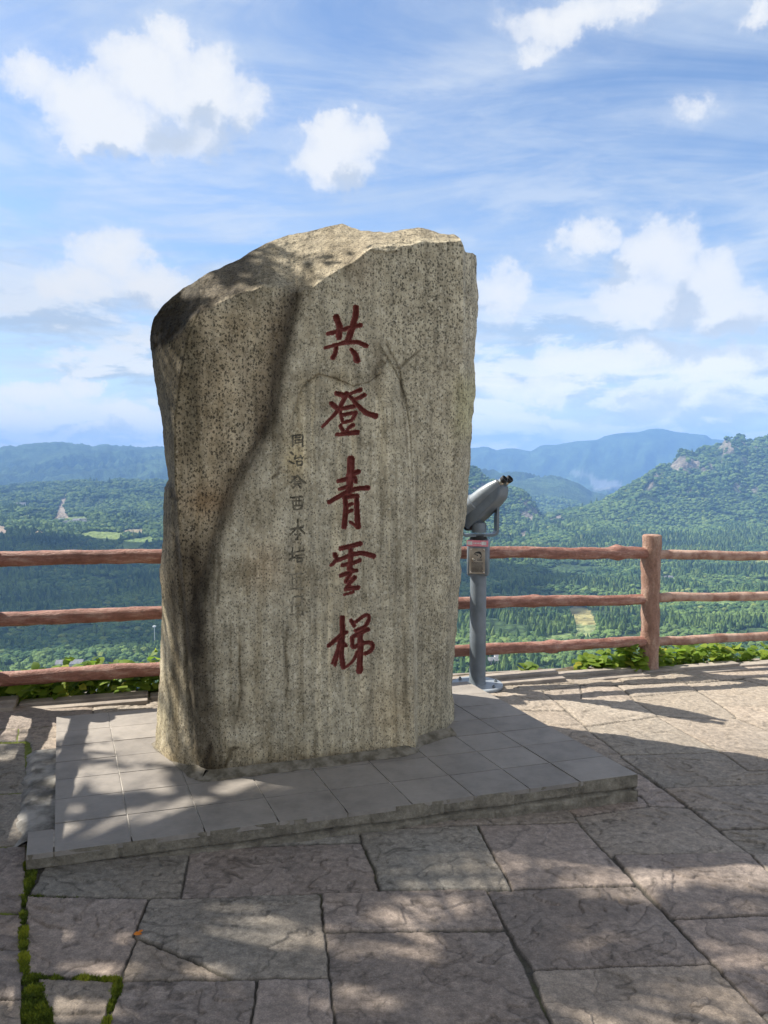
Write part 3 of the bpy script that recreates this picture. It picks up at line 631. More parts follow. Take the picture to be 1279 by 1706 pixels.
# rough stone edge courses along the front and the right side
m_edge, nt, b = new_mat("edge_stone", 0.9, 0.2)
p = pos(nt); n1_ = nt.noise(p, 14, 7, 0.7); n2_ = nt.noise(p, 70, 4, 0.7)
nt.l.new(nt.mix(1.0, nt.ramp(n1_, [(0.3, (.085, .075, .06)), (0.5, (.16, .145, .115)), (0.72, (.26, .235, .19))]), nt.ramp(n2_, [(.3, .75), (.7, 1.2)]), 'MULTIPLY'), b.inputs['Base Color']); bump(nt, b, nt.math('ADD', n1_, nt.math('MULTIPLY', n2_, .3)), 0.8, 0.012)
def edge_face(p0, p1, nrm, top, bot_of, seed):
    n_, m_ = 420, 34; tt = np.linspace(0, 1, n_)[None, :]; ss = np.linspace(0, 1, m_)[:, None]
    x = p0[0] + (p1[0] - p0[0]) * tt + 0 * ss; y = p0[1] + (p1[1] - p0[1]) * tt + 0 * ss
    L_ = math.hypot(p1[0] - p0[0], p1[1] - p0[1]); z = top + (bot_of(x) - top) * ss
    l_ = tt * L_ + 0 * ss
    course = top - 0.070 - 0.006 * fbm(l_ * 5, 0 * l_, seed, 3)
    crack = np.exp(-((z - course) / 0.006) ** 2)
    colid = np.floor(l_ / 0.34 + 0.3 * (z < course)); vert = np.abs(l_ / 0.34 + 0.3 * (z < course) - colid - 0.0); vj = np.exp(-(np.minimum(vert, 1 - vert) * 0.34 / 0.004) ** 2)
    low = (z < course)
    d = 0.004 + 0.012 * fbm(l_ * 7, z * 16, seed, 4) * (0.35 + 1.0 * low) - 0.022 * crack - 0.008 * vj + 0.012 * low * sstep(fbm(l_ * 2.5, z * 6, seed + 4, 3), -0.3, 0.3) - 0.004
    d = d * sstep(ss + 0 * tt, 0.0, 0.06)
    return np.stack([x + nrm[0] * d, y + nrm[1] * d, z], -1), grid_faces(m_, n_)
f0 = from_ab(0, 0); f1 = from_ab(LA, 0); r1 = from_ab(LA, LB + .1); nf = Vector((ea[1], -ea[0])); nr_ = Vector((eb[1], -eb[0]))
Vv, Ff = edge_face(f0, f1, nf, PZ - 0.001, lambda x: gz(x) - 0.035, 2)
Vv2, Ff2 = edge_face(f1, r1, nr_, PZ - 0.001, lambda x: gz(x) - 0.035, 9)
child_np("stone_edge", np.concatenate([Vv.reshape(-1, 3), Vv2.reshape(-1, 3)]), np.concatenate([Ff, Ff2 + Vv.shape[0] * Vv.shape[1]]), m_edge, plinth, True)
# rough cement patch beside the plinth
na, nb = 36, 130; A2, B2 = np.meshgrid(np.linspace(-0.075, 0.102, na), np.linspace(0.195, 1.23, nb))
cxp = FL[0] + ea[0] * A2 + eb[0] * B2; cyp = FL[1] + ea[1] * A2 + eb[1] * B2
czp = 0.070 + 0.0022 * fbm(cxp * 14, cyp * 14, 3, 4) - 0.035 * (1 - sstep(A2 + 0.03 * fbm(cxp * 12, cyp * 12, 6, 3), -0.07, 0.0))
m_cem = mottled("rough_cement", (.10, .095, .085), (.30, .29, .27), 7, 0.92, 0.2, 0.6, 0.006, detail=9)
tag(np_mesh("cement_patch", np.stack([cxp, cyp, czp], -1), grid_faces(nb, na), m_cem), kind='structure')

# ------------------------------------------------------------------ the tall carved rock
def poly_interp(pts, n):
    p_ = np.array(pts, float); s_ = np.r_[0, np.cumsum(np.hypot(*np.diff(p_, axis=0).T))]; s_ /= s_[-1]; t_ = np.linspace(0, 1, n); return np.stack([np.interp(t_, s_, p_[:, 0]), np.interp(t_, s_, p_[:, 1])], -1)
SL = [(258, 1250), (262, 1180), (268, 1080), (269, 1010), (266, 950), (271, 900), (272, 860), (273, 812), (281, 799), (276, 770), (269, 700), (262, 660), (254, 610), (249, 565), (251, 545), (258, 528)]
ST = [(258, 528), (268, 512), (285, 494), (305, 481), (322, 471), (343, 457), (370, 445), (400, 431), (420, 417), (440, 408), (460, 399), (480, 392), (505, 387), (530, 382), (550, 376), (570, 373), (585, 379), (602, 384), (625, 387), (650, 386), (675, 382), (697, 379), (715, 383), (735, 389), (757, 391), (766, 397), (772, 408), (775, 419), (788, 421), (793, 427)]
SB = [(258, 1250), (268, 1262), (295, 1278), (318, 1302), (335, 1308), (360, 1308), (440, 1297), (520, 1288), (620, 1274), (672, 1268), (690, 1264), (693, 1254), (705, 1244), (730, 1238), (757, 1231)]
SR = [(757, 1231), (757, 1185), (753, 1140), (757, 1090), (763, 1010), (768, 950), (766, 935), (772, 890), (778, 850), (782, 790), (787, 700), (792, 650), (790, 600), (793, 560), (797, 505), (795, 470), (793, 427)]
NR, NC = 760, 460
Lp, Rp, Bp, Tp = poly_interp(SL, NR), poly_interp(SR, NR), poly_interp(SB, NC), poly_interp(ST, NC)
s_ = np.linspace(0, 1, NC)[None, :, None]; t_ = np.linspace(0, 1, NR)[:, None, None]
UV = (1 - s_) * Lp[:, None] + s_ * Rp[:, None] + (1 - t_) * Bp[None] + t_ * Tp[None] - ((1 - s_) * (1 - t_) * Bp[0] + s_ * (1 - t_) * Bp[-1] + (1 - s_) * t_ * Tp[0] + s_ * t_ * Tp[-1])
u, v = UV[..., 0], UV[..., 1]
eb_ = np.minimum(np.minimum(s_[..., 0], 1 - s_[..., 0]) * 540 + 0 * u, (1 - t_[..., 0]) * 900 + 0 * u)       # px from the outline
rag = 1 - sstep(eb_, 0, 30)
u = u + rag * 2.2 * fbm(u / 14, v / 14, 3, 4); v = v + rag * 2.2 * fbm(u / 14, v / 14, 9, 4) * (t_[..., 0] > 0.5)
def dpoly(pts, u, v):                # distance to a polyline, position along it (0..1) and side
    P_ = np.array(pts, float); best = np.full(u.shape, 1e9); along = np.zeros(u.shape); side = np.zeros(u.shape); n_ = len(P_) - 1
    for i in range(n_):
        A_, B_ = P_[i], P_[i + 1]; e_ = B_ - A_; t2 = np.clip(((u - A_[0]) * e_[0] + (v - A_[1]) * e_[1]) / (e_ @ e_), 0, 1)
        d_ = np.hypot(u - A_[0] - t2 * e_[0], v - A_[1] - t2 * e_[1]); m_ = d_ < best
        best = np.where(m_, d_, best); along = np.where(m_, (i + t2) / n_, along); side = np.where(m_, e_[0] * (v - A_[1]) - e_[1] * (u - A_[0]), side)
    return best, along, np.sign(side)
iv = lambda pts, x: np.interp(x, *np.array(sorted(pts)).T)
lv = sorted([(b_, a_) for a_, b_ in SL]); rv = sorted([(b_, a_) for a_, b_ in SR])
uL = iv(lv, v); uR = iv(rv, v); tq = sorted(ST); vT = np.interp(u, [a for a, _ in tq], [b_ for _, b_ in tq])
Yd = 3.60 + (u - 330) * (0.28 / 360) + (1290 - v) / 915 * 0.15
ul = iv([(1310, 333), (1200, 327), (1100, 320), (1000, 309), (900, 299), (800, 291), (700, 290), (620, 300), (560, 312), (520, 330)], v)
t1 = np.clip((ul - u) / (ul - uL + 1e-6), 0, 1.2); dL = iv([(1310, .36), (900, .32), (700, .28), (520, .22)], v); Yd += dL * (0.62 * t1 + 0.38 * t1 ** 3)
ur = iv([(1262, 691), (1100, 689), (900, 686), (800, 684), (720, 676), (650, 660), (600, 645), (400, 640)], v); ur = ur + 2.5 * fbm(v / 40, 0 * v, 5, 3)
dR = iv([(1262, .30), (1100, .22), (900, .16), (760, .10), (650, .055), (560, .0), (400, .0)], v)
t2 = np.clip((u - ur) / (uR - ur + 1e-6), 0, 1.1); Yd += dR * (0.34 * sstep(t2, 0, 0.10) + 0.66 * t2)
kz = np.clip((u - (uR - 26)) / 26, 0, 1.2); Yd += 0.14 * kz ** 2.2
# the sloping top: everything above this broken edge leans away and catches the sun
vt_ = np.interp(u, [250, 300, 320, 345, 400, 440, 470, 492, 520, 545, 565, 590, 608, 620, 660, 700, 740, 770, 800], [590, 556, 530, 515, 489, 476, 480, 492, 480, 462, 452, 436, 420, 414, 411, 403, 402, 400, 440])
vt_ = vt_ + 4 * fbm(u / 26, 0 * u, 4, 4)
dT = np.interp(u, [250, 300, 345, 400, 480, 570, 620, 680, 740, 775, 800], [.02, .20, .30, .42, .55, .56, .34, .24, .16, .10, .03])
t3 = np.clip((vt_ - v) / np.maximum(vt_ - vT, 6), 0, 1.1); Yd += dT * (0.75 * t3 + 0.25 * t3 ** 2)
# notch at the top right where a slab has broken off
nt_ = sstep(u, 771, 776) * sstep(-v, -700, -430) * 0.05; Yd += nt_
# crease between the left lobe and the inscribed face
CR = [(492, 494), (478, 555), (464, 615), (452, 690), (428, 742), (398, 792), (376, 840), (352, 920), (332, 1000), (324, 1090)]
d_, al, sd_ = dpoly(CR, u, v); wcr = sstep(-al, -1.0, -0.75) * 0 + (1 - 0.55 * al)
Yd += 0.030 * wcr * np.exp(-(d_ / 7.5) ** 2); left_side = (sd_ > 0)
leftness = sstep(u - np.interp(v, [494, 555, 615, 690, 742, 792, 840, 920, 1000, 1090], [492, 478, 464, 452, 428, 398, 376, 352, 332, 324]), 6, -10) * sstep(v, 470, 540) * sstep(-v, -1090, -950)
Yd -= 0.035 * leftness * (1 - np.exp(-(d_ / 45) ** 2) * 0.3)
D2 = [(470, 500), (458, 560), (444, 640), (432, 720)]; d2, a2, _ = dpoly(D2, u, v); Yd += 0.012 * np.exp(-(d2 / 8) ** 2)
# arched lips above the dressed panel
for pts, h_ in (([(488, 690), (497, 655), (508, 638), (530, 623), (560, 630), (588, 643), (615, 636), (632, 622), (642, 600)], 0.016), ([(642, 590), (660, 620), (676, 660), (684, 720), (687, 800)], 0.012)):
    dd, aa, ss_ = dpoly(pts, u, v); Yd -= 0.5 * h_ * np.exp(-(dd / 22) ** 2) * (ss_ < 0); Yd += h_ * 0.5 * np.exp(-(dd / 20) ** 2) * (ss_ > 0); Yd += 0.006 * np.exp(-(dd / 3) ** 2)
CRK = []
for pts, dep, w_ in (([(702, 582), (690, 592), (678, 602), (666, 614), (655, 612)], .009, 2.2), ([(640, 566), (650, 588), (664, 612), (668, 640), (678, 690)], .007, 2.4), ([(666, 614), (668, 660), (676, 720), (680, 780)], .004, 2),
                     ([(372, 1282), (382, 1262), (384, 1250), (400, 1246)], .016, 3), ([(283, 800), (290, 830), (292, 900), (300, 960), (304, 1000), (310, 1080), (318, 1180), (326, 1290)], .022, 4.5), ([(270, 816), (284, 806), (286, 828), (300, 836)], .018, 4),
                     ([(400, 1060), (398, 1110), (402, 1150), (396, 1190), (392, 1210)], .006, 2.4), ([(362, 920), (366, 950), (360, 1020)], .008, 2.6), ([(478, 1040), (474, 1090), (480, 1140), (474, 1170)], .005, 2.2), ([(450, 800), (462, 790), (466, 775)], .010, 3),
                     ([(612, 414), (640, 418), (668, 416)], -.012, 3), ([(640, 600), (628, 612), (622, 632)], .014, 5), ([(300, 880), (290, 940), (286, 1000), (292, 1080), (288, 1160)], .010, 6)):
    dd, aa, _ = dpoly(pts, u + 1.2 * fbm(u / 9, v / 9, 2, 2), v); k_ = np.exp(-(dd / w_) ** 2) * sstep(aa, 0, .12) * sstep(-aa, -1, -.85); Yd += dep * k_; CRK.append((k_, dep))
tx, tz = ray(u, v); X = tx * Yd; Z = EYE + tz * Yd
pan = sstep(u, 480, 510) * sstep(-u, -688, -660) * sstep(v, 600, 650)         # dressed panel is smoother
Yd += (0.020 * fbm(X * 2.2, Z * 2.2, 1, 3) + 0.012 * fbm(X * 7, Z * 6, 4, 4)) * (1 - 0.55 * pan) + 0.006 * fbm(X * 34, Z * 24, 3, 4) * (1 - 0.4 * pan) + 0.005 * fbm(X * 30, Z * 2.2, 8, 4) * (0.35 + 0.65 * pan)
roughtop = sstep(vt_ - v, -4, 10); Yd += roughtop * (0.016 * fbm(X * 16, Z * 16, 12, 4) + 0.01 * fbm(X * 40, Z * 40, 2, 3))

# carved writing: brush strokes as polylines with widths, in the crops they were read from
def T(sc, ox, oy, strokes): return [([(x / sc + ox, y / sc + oy) for x, y in pts], (w[0] / sc, w[1] / sc) if isinstance(w, tuple) else (w / sc, w / sc)) for pts, w in strokes]
GONG = T(6.827, 530, 500, [([(205, 195), (240, 290), (236, 420)], (70, 66)), ([(428, 85), (425, 180), (385, 320), (335, 465)], (62, 68)), ([(112, 385), (200, 362), (300, 330), (390, 305), (482, 285)], (42, 44)), ([(78, 545), (190, 512), (300, 482), (450, 475), (545, 520)], (36, 50)), ([(205, 548), (192, 610), (165, 655)], (46, 50)), ([(378, 565), (425, 625), (440, 685)], (44, 70))])
DENG = T(6.827, 530, 500, [([(208, 1062), (300, 1085), (325, 1065)], (52, 56)), ([(322, 1062), (262, 1190), (200, 1285), (110, 1380), (48, 1440)], (54, 24)), ([(150, 1175), (190, 1210), (215, 1235)], (50, 48)), ([(372, 1060), (430, 1040), (485, 1018)], (30, 44)), ([(395, 1132), (460, 1112), (522, 1080)], (30, 50)), ([(358, 1092), (440, 1190), (545, 1285), (652, 1318)], (36, 62)),
    ([(265, 1232), (340, 1222), (405, 1208)], (40, 48)), ([(252, 1275), (262, 1340), (280, 1392)], 36), ([(275, 1305), (350, 1290), (428, 1280)], 38), ([(425, 1285), (400, 1340), (372, 1372), (290, 1390)], 34), ([(250, 1425), (262, 1455), (280, 1480)], 38), ([(395, 1420), (350, 1450), (315, 1492)], (44, 30)), ([(208, 1528), (320, 1518), (442, 1502)], (38, 56))])
QING = T(4.49, 530, 750, [([(245, 72), (242, 200), (228, 312)], (58, 44)), ([(225, 188), (270, 172), (300, 158)], (30, 34)), ([(150, 232), (220, 212), (275, 202), (280, 236)], (30, 28)), ([(160, 292), (200, 276), (245, 262)], (24, 26)), ([(80, 388), (140, 355), (205, 318), (290, 286), (372, 282)], (30, 34)), ([(200, 352), (206, 450), (194, 572)], (34, 40)), ([(200, 352), (250, 345), (292, 345)], 32), ([(286, 342), (290, 450), (296, 572)], (34, 42)), ([(212, 420), (252, 402)], 24), ([(212, 466), (252, 450)], 24), ([(238, 538), (262, 552), (285, 570)], 20)])
YUN = T(4.49, 530, 750, [([(165, 736), (240, 718), (312, 700)], (30, 36)), ([(124, 780), (138, 815), (118, 840), (95, 862)], (34, 18)), ([(140, 826), (200, 802), (262, 778), (330, 768), (412, 792)], (26, 36)), ([(240, 742), (242, 810), (236, 885)], (34, 44)), ([(178, 862), (222, 850)], 26), ([(262, 842), (312, 824)], 28), ([(168, 938), (230, 915), (284, 898)], 28), ([(252, 892), (232, 940), (205, 985)], 26), ([(272, 952), (240, 990), (200, 1044)], (30, 22)), ([(202, 1044), (245, 1032), (296, 1028)], (24, 36)), ([(194, 1082), (230, 1072), (262, 1060)], (16, 20))])
TI = T(4.49, 530, 750, [([(180, 1252), (182, 1400), (172, 1530), (188, 1620)], (36, 38)), ([(78, 1462), (120, 1425), (165, 1388), (208, 1362)], (28, 30)), ([(165, 1420), (145, 1500), (105, 1592)], (34, 20)), ([(190, 1448), (204, 1462)], 28), ([(160, 1470), (140, 1540), (125, 1605)], 24), ([(246, 1275), (268, 1312)], 28), ([(282, 1284), (330, 1245), (368, 1228), (386, 1256), (352, 1318), (282, 1350)], (24, 26)), ([(262, 1392), (320, 1366), (372, 1340)], 30), ([(252, 1402), (256, 1480), (330, 1442), (400, 1436), (412, 1470), (392, 1505), (350, 1522)], (28, 28)), ([(312, 1376), (316, 1500), (308, 1650)], (40, 48)), ([(292, 1510), (262, 1578), (208, 1622)], (26, 14))])
S4 = lambda st: T(4.867, 470, 710, [(p_, w_) for p_, w_ in st])
SMALL = [S4([([(85, 72), (84, 160)], 10), ([(85, 76), (165, 70), (166, 165)], 10), ([(105, 94), (146, 91)], 8), ([(106, 113), (150, 110)], 8), ([(106, 138), (150, 134)], 8), ([(106, 113), (106, 138)], 8)]),
    S4([([(68, 212), (86, 228)], 11), ([(58, 285), (92, 302)], 10), ([(112, 238), (100, 265), (152, 254)], 9), ([(145, 236), (162, 262)], 9), ([(115, 285), (120, 320), (160, 314), (162, 284), (115, 288)], 10)]),
    S4([([(80, 408), (112, 414), (72, 455)], 11), ([(95, 430), (100, 440)], 9), ([(120, 400), (150, 432), (188, 462)], 11), ([(100, 452), (148, 446)], 9), ([(98, 470), (152, 464)], 9), ([(122, 466), (88, 500)], 9), ([(125, 470), (152, 502)], 9)]),
    S4([([(68, 580), (166, 572)], 11), ([(86, 606), (92, 678), (158, 672), (164, 602), (86, 606)], 10), ([(112, 578), (110, 642)], 9), ([(136, 576), (136, 640)], 9), ([(95, 648), (156, 642)], 8)]),
    S4([([(70, 836), (166, 820)], 11), ([(125, 758), (125, 860)], 12), ([(120, 822), (64, 882)], 11), ([(128, 820), (178, 868)], 12), ([(100, 880), (146, 872), (126, 896), (126, 922), (110, 916)], 10)]),
    S4([([(58, 1036), (102, 1028)], 10), ([(82, 985), (80, 1072)], 11), ([(58, 1082), (102, 1064)], 10), ([(108, 1020), (172, 1010)], 10), ([(140, 985), (140, 1016)], 11), ([(112, 1050), (178, 1044)], 10), ([(120, 1070), (122, 1102), (160, 1098), (162, 1068), (120, 1070)], 11)]),
    S4([([(70, 1202), (166, 1195)], 8), ([(82, 1215), (80, 1290)], 7), ([(120, 1192), (112, 1300)], 7), ([(100, 1235), (155, 1230), (150, 1290)], 7), ([(62, 1322), (160, 1312)], 7)]),
    S4([([(100, 1384), (160, 1376), (166, 1525)], 8), ([(86, 1392), (78, 1505)], 7), ([(110, 1425), (150, 1420)], 7), ([(110, 1460), (150, 1456)], 7), ([(68, 1528), (170, 1524)], 8)])]
cid = np.full(u.shape, -1, int); carve = np.zeros(u.shape); redw = np.zeros(u.shape)
def densify(pts, w, n=26):
    p_ = np.array(pts, float)
    if len(p_) > 2:                  # soft brush curve through the points
        s2 = np.r_[0, np.cumsum(np.hypot(*np.diff(p_, axis=0).T))]; t2_ = np.linspace(0, s2[-1], n); q2 = np.stack([np.interp(t2_, s2, p_[:, 0]), np.interp(t2_, s2, p_[:, 1])], -1)
        for _ in range(2): q2[1:-1] = 0.25 * q2[:-2] + 0.5 * q2[1:-1] + 0.25 * q2[2:]
    else: q2 = np.stack([np.linspace(p_[0, k], p_[1, k], 6) for k in (0, 1)], -1)
    return q2, np.linspace(w[0], w[1], len(q2))
for k, (ch, dmax) in enumerate([(GONG, .017), (DENG, .016), (QING, .016), (YUN, .014), (TI, .014)] + [(c_, .0045) for c_ in SMALL[:6]] + [(c_, .0018) for c_ in SMALL[6:]]):
    allp = np.concatenate([np.array(p_) for p_, _ in ch]); lo = allp.min(0) - 10; hi = allp.max(0) + 10
    bx = (u > lo[0]) & (u < hi[0]) & (v > lo[1]) & (v < hi[1]); ub, vb_ = u[bx], v[bx]; best = np.full(ub.shape, 99.0); dep = np.zeros(ub.shape)
    ub = ub + 0.5 * fbm(ub / 5, vb_ / 5, 2, 2); vb2 = vb_ + 0.5 * fbm(ub / 5, vb_ / 5, 7, 2)
    for pts, w in ch:
        q2, ww = densify(pts, w); sdm = np.full(ub.shape, 99.0)
        for i in range(len(q2) - 1):
            A_, B_ = q2[i], q2[i + 1]; e_ = B_ - A_; t2_ = np.clip(((ub - A_[0]) * e_[0] + (vb2 - A_[1]) * e_[1]) / (e_ @ e_ + 1e-9), 0, 1)
            sdm = np.minimum(sdm, np.hypot(ub - A_[0] - t2_ * e_[0], vb2 - A_[1] - t2_ * e_[1]) - 0.5 * (ww[i] + (ww[i + 1] - ww[i]) * t2_) + 0.1)
        best = np.minimum(best, sdm); dep = np.maximum(dep, np.clip(-sdm * 0.0075, 0, dmax * 1.5))
    carve[bx] = np.maximum(carve[bx], dep); cb = cid[bx]; cb[best < 0] = k; cid[bx] = cb
Yd = Yd + carve
X = tx * Yd; Z = EYE + tz * Yd
# stains, lichen, paler washed streaks, and tree shade painted on the upper left face
tint = np.ones(u.shape + (3,))
def stain_shade(m, c_):
    global tint
    m = np.clip(m, 0, 1)[..., None]; tint = tint * (1 - m) + tint * np.array(c_) * m
shade_face = (u < ul + 3) * sstep(-v, -905, -860)  # upper left face darkened in the colour to stand in for tree shade
edgy = fbm(u / 18, v / 40, 2, 4) * 0.5; edgy2 = fbm(u / 9, v / 24, 5, 4) * 0.5
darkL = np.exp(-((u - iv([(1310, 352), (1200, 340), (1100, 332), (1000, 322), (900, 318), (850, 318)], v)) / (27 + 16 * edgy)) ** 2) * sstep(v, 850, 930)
stain_shade(darkL * (0.95 + 0.4 * edgy2), (.16, .145, .135))
stain_shade(np.exp(-(d_ / (16 + 12 * edgy)) ** 2) * (1 - .25 * al) * 0.95, (.22, .20, .19))
stain_shade(np.exp(-(d2 / (16 + 8 * edgy)) ** 2) * 0.65, (.42, .39, .37))
stain_shade(sstep(vt_ - v + 14 * edgy, -6, 6) * sstep(-u + 30 * edgy, -490, -400) * 0.95, (.30, .28, .27))
stain_shade(sstep(-u, -330, -290) * sstep(-v, -800, -560) * sstep(v, 480, 540) * 0.75, (.34, .33, .29))
stain_shade(np.exp(-((u - 318) / 16) ** 2) * sstep(v, 520, 560) * sstep(-v, -830, -700) * 0.75, (.34, .34, .31))
stain_shade(shade_face * .85, (.36, .355, .32)); stain_shade(leftness * (0.8 + 0.4 * edgy), (.84, .76, .67)); stain_shade(sstep(fbm(u / 30, v / 60, 44, 4), -.05, .4) * sstep(-u, -640, -560) * .45, (.66, .62, .55))
stain_shade(np.exp(-(((u - 345) / 40) ** 2 + ((v - 835) / 26) ** 2)) * 0.8, (.62, .48, .36))
stain_shade(np.exp(-(((u - 440) / 34) ** 2 + ((v - 945) / 44) ** 2)) * 0.45, (1.0, .80, .62)); stain_shade(np.exp(-(((u - 492) / 20) ** 2 + ((v - 765) / 36) ** 2)) * 0.6, (1.0, .86, .55))
stain_shade(np.exp(-(((u - 650) / 40) ** 2 + ((v - 1190) / 70) ** 2)) * 0.4, (1.0, .84, .62)); stain_shade(sstep(v, 1220, 1275) * (0.45 + edgy), (.66, .56, .40))
stain_shade(np.exp(-(((u - 500) / 12) ** 2)) * sstep(v, 870, 940) * sstep(-v, -1060, -1000) * 0.5, (.52, .47, .40))
stain_shade(sstep(fbm(u / 7, v / 160, 14, 4), 0.12, 0.5) * sstep(v, 620, 720) * (u < 690) * 0.5, (.62, .58, .50)); stain_shade(sstep(fbm(u / 9, v / 220, 24, 4), 0.1, 0.45) * pan * 0.9, (1.28, 1.26, 1.22))
stain_shade(np.exp(-(((u - 600) / 26) ** 2 + ((v - 450) / 34) ** 2)) * 0.6, (.58, .52, .48)); stain_shade(np.exp(-((u - 628) / 12) ** 2) * sstep(v, 520, 600) * sstep(-v, -690, -640) * .6, (.5, .46, .42))
for k_, dep in CRK: stain_shade(k_ * (0.62 if dep > 0 else 0.0), (.36, .33, .29))
stain_shade(np.exp(-(((u - 545) / 60) ** 2 + ((v - 628) / 12) ** 2)) * (.5 + edgy), (.55, .50, .42))
stain_shade(sstep(u - ur, 2, 14) * dR / .3 * .5, (.80, .78, .72)); stain_shade(sstep(u, 740, 775) * sstep(v, 600, 660) * sstep(-v, -760, -700) * .5, (.9, .95, .62))
stain_shade(np.clip(roughtop * sstep(u, 430, 500), 0, 1) * .9, (.66, .64, .62))
stain_shade(sstep(-u, -300, -280) * sstep(v, 880, 930) * sstep(fbm(u / 8, v / 60, 3, 3), -.2, .4) * .5, (.70, .68, .55)); stain_shade(np.exp(-((u - 292) / 9) ** 2) * sstep(v, 900, 1000) * (.6 + edgy2), (.42, .38, .30))
coarse = np.clip(leftness + sstep(-v, -600, -520) * .5 + sstep(u - ur, 0, 12) * .5, 0, 1) * (1 - pan * .7)
m_rock, nt, b = new_mat("speckled_granite", 0.85, 0.25)
p = obj_co(nt); tA = nt.node('ShaderNodeAttribute', attribute_name='col').outputs['Color']; cA_ = nt.node('ShaderNodeAttribute', attribute_name='coarse').outputs['Fac']
pv = nt.vec('MULTIPLY', p, (1.15, 1.0, 0.85))
s3_ = nt.noise(p, 9, 8, 0.68); st_ = nt.noise(nt.vec('MULTIPLY', p, (26, 26, 1.3)), 1.0, 6, 0.65)
def grains(scale, keep, r0):         # dark mineral grains: one per cell, of differing size
    v_ = nt.node('ShaderNodeTexVoronoi', {'Vector': nt.vec('ADD', pv, nt.scale(nt.noise(p, scale * 1.9, 2, .5, 1), 1.15 / scale)), 'Scale': scale, 'Randomness': 1.0})
    rnd = nt.node('ShaderNodeSeparateColor', {0: v_.outputs['Color']}).outputs[0]
    rad = nt.math('MULTIPLY', nt.smooth(rnd, keep, 1.0), r0)
    return nt.smooth(nt.math('SUBTRACT', rad, v_.outputs['Distance']), -0.06, 0.10), rnd
gA, rA = grains(68, -0.45, 0.47); gB, rB = grains(118, 0.05, 0.52); gC, rC = grains(72, 0.35, 0.62)
basec = nt.mix(nt.smooth(s3_, .3, .7), (.295, .256, .176), (.50, .442, .318))
c1_ = nt.mix(nt.math('MULTIPLY', gC, 0.50), basec, (.56, .51, .39))
c1_ = nt.mix(1.0, c1_, nt.ramp(st_, [(.28, .58), (.5, 1.0), (.72, 1.30)]), 'MULTIPLY')
c1_ = nt.mix(nt.math('MULTIPLY', gB, 0.72), c1_, (.060, .052, .036))
spk1 = nt.math('MULTIPLY', gA, nt.math('ADD', 0.30, nt.math('MULTIPLY', cA_, 0.48)))
c1_ = nt.mix(spk1, c1_, (.034, .030, .022))
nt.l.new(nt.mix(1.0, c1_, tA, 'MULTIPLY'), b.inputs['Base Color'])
bump(nt, b, nt.math('SUBTRACT', nt.math('ADD', s3_, nt.math('MULTIPLY', nt.noise(p, 160, 4, .7), .25)), nt.math('MULTIPLY', spk1, 0.16)), 0.7, 0.014)
m_red, nt, b = new_mat("red_paint", 0.75, 0.25); p = obj_co(nt); tA = nt.node('ShaderNodeAttribute', attribute_name='col').outputs['Color']
nn = nt.noise(p, 34, 8, 0.75); nt.l.new(nt.ramp(nn, [(0.26, (.055, .022, .016)), (0.46, (.145, .032, .024)), (0.62, (.21, .058, .046)), (0.75, (.25, .145, .105))]), b.inputs['Base Color']); bump(nt, b, nn, 0.6, 0.006)
m_faint = mottled("worn_carving", (.10, .088, .062), (.30, .262, .185), 42, 0.9)
m_ink = mottled("dark_carving", (.055, .048, .034), (.19, .165, .115), 42, 0.9)
rock_o = empty("carved_rock", (-0.35, 4.0, 0.1), 0, "tall weathered granite boulder standing on the tiled plinth, carved with five red characters", "rock")
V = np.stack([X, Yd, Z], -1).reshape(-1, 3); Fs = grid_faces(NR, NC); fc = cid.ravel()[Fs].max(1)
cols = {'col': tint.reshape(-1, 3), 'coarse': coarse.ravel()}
# the sides and back: from the front outline round to a rougher rear face
ring = np.concatenate([np.arange(NR) * NC, (NR - 1) * NC + np.arange(1, NC), (np.arange(NR - 2, -1, -1)) * NC + NC - 1])[::3]
RV = V[ring]; cen = np.array([-0.33, 0, 1.35]); back = []
for k, (fy_, sh) in enumerate(((0.0, 1.0), (0.10, 1.006), (0.28, 1.0), (0.48, 0.985), (0.66, 0.955), (0.78, 0.90), (0.84, 0.80), (0.87, 0.6), (0.88, 0.3), (0.88, 0.02))):
    r_ = RV.copy(); hgt = np.clip((RV[:, 2] - 0.1) / 2.6, 0, 1)
    yr = np.maximum(RV[:, 1], 3.95 + 0.3 * hgt * 0); r_[:, 1] = RV[:, 1] + (np.maximum(4.95 - RV[:, 1], 0.35)) * fy_ / 0.88 * (1 - 0.12 * hgt)
    bottom = RV[:, 2] < 0.14
    r_[:, 0] = cen[0] + (RV[:, 0] - cen[0]) * sh; zc = cen[2]; r_[:, 2] = np.where(bottom & (sh > .5), RV[:, 2], zc + (RV[:, 2] - zc) * sh)
    if k: 
        nn_ = 0.03 * fbm(r_[:, 0] * 4, r_[:, 1] * 4, r_[:, 2] * 4, 4) * min(1, k / 3); r_[:, 0] += nn_ * np.sign(RV[:, 0] - cen[0]) * (k < 6); r_[:, 1] += nn_
    back.append(r_)
nb_ = len(ring); off0 = len(V); allV = np.concatenate([V] + back[1:]); Fb = []
idx = [ring] + [off0 + i * nb_ + np.arange(nb_) for i in range(len(back) - 1)]
for a_, b2 in zip(idx, idx[1:]): Fb.append(np.stack([a_[:-1], a_[1:], b2[1:], b2[:-1]], -1))
Fb = np.concatenate(Fb)
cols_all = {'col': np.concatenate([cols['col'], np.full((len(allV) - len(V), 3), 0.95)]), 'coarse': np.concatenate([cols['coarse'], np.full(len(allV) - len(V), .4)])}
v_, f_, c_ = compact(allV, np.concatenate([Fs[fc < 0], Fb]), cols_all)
child_np("boulder", v_, f_, m_rock, rock_o, True, c_)
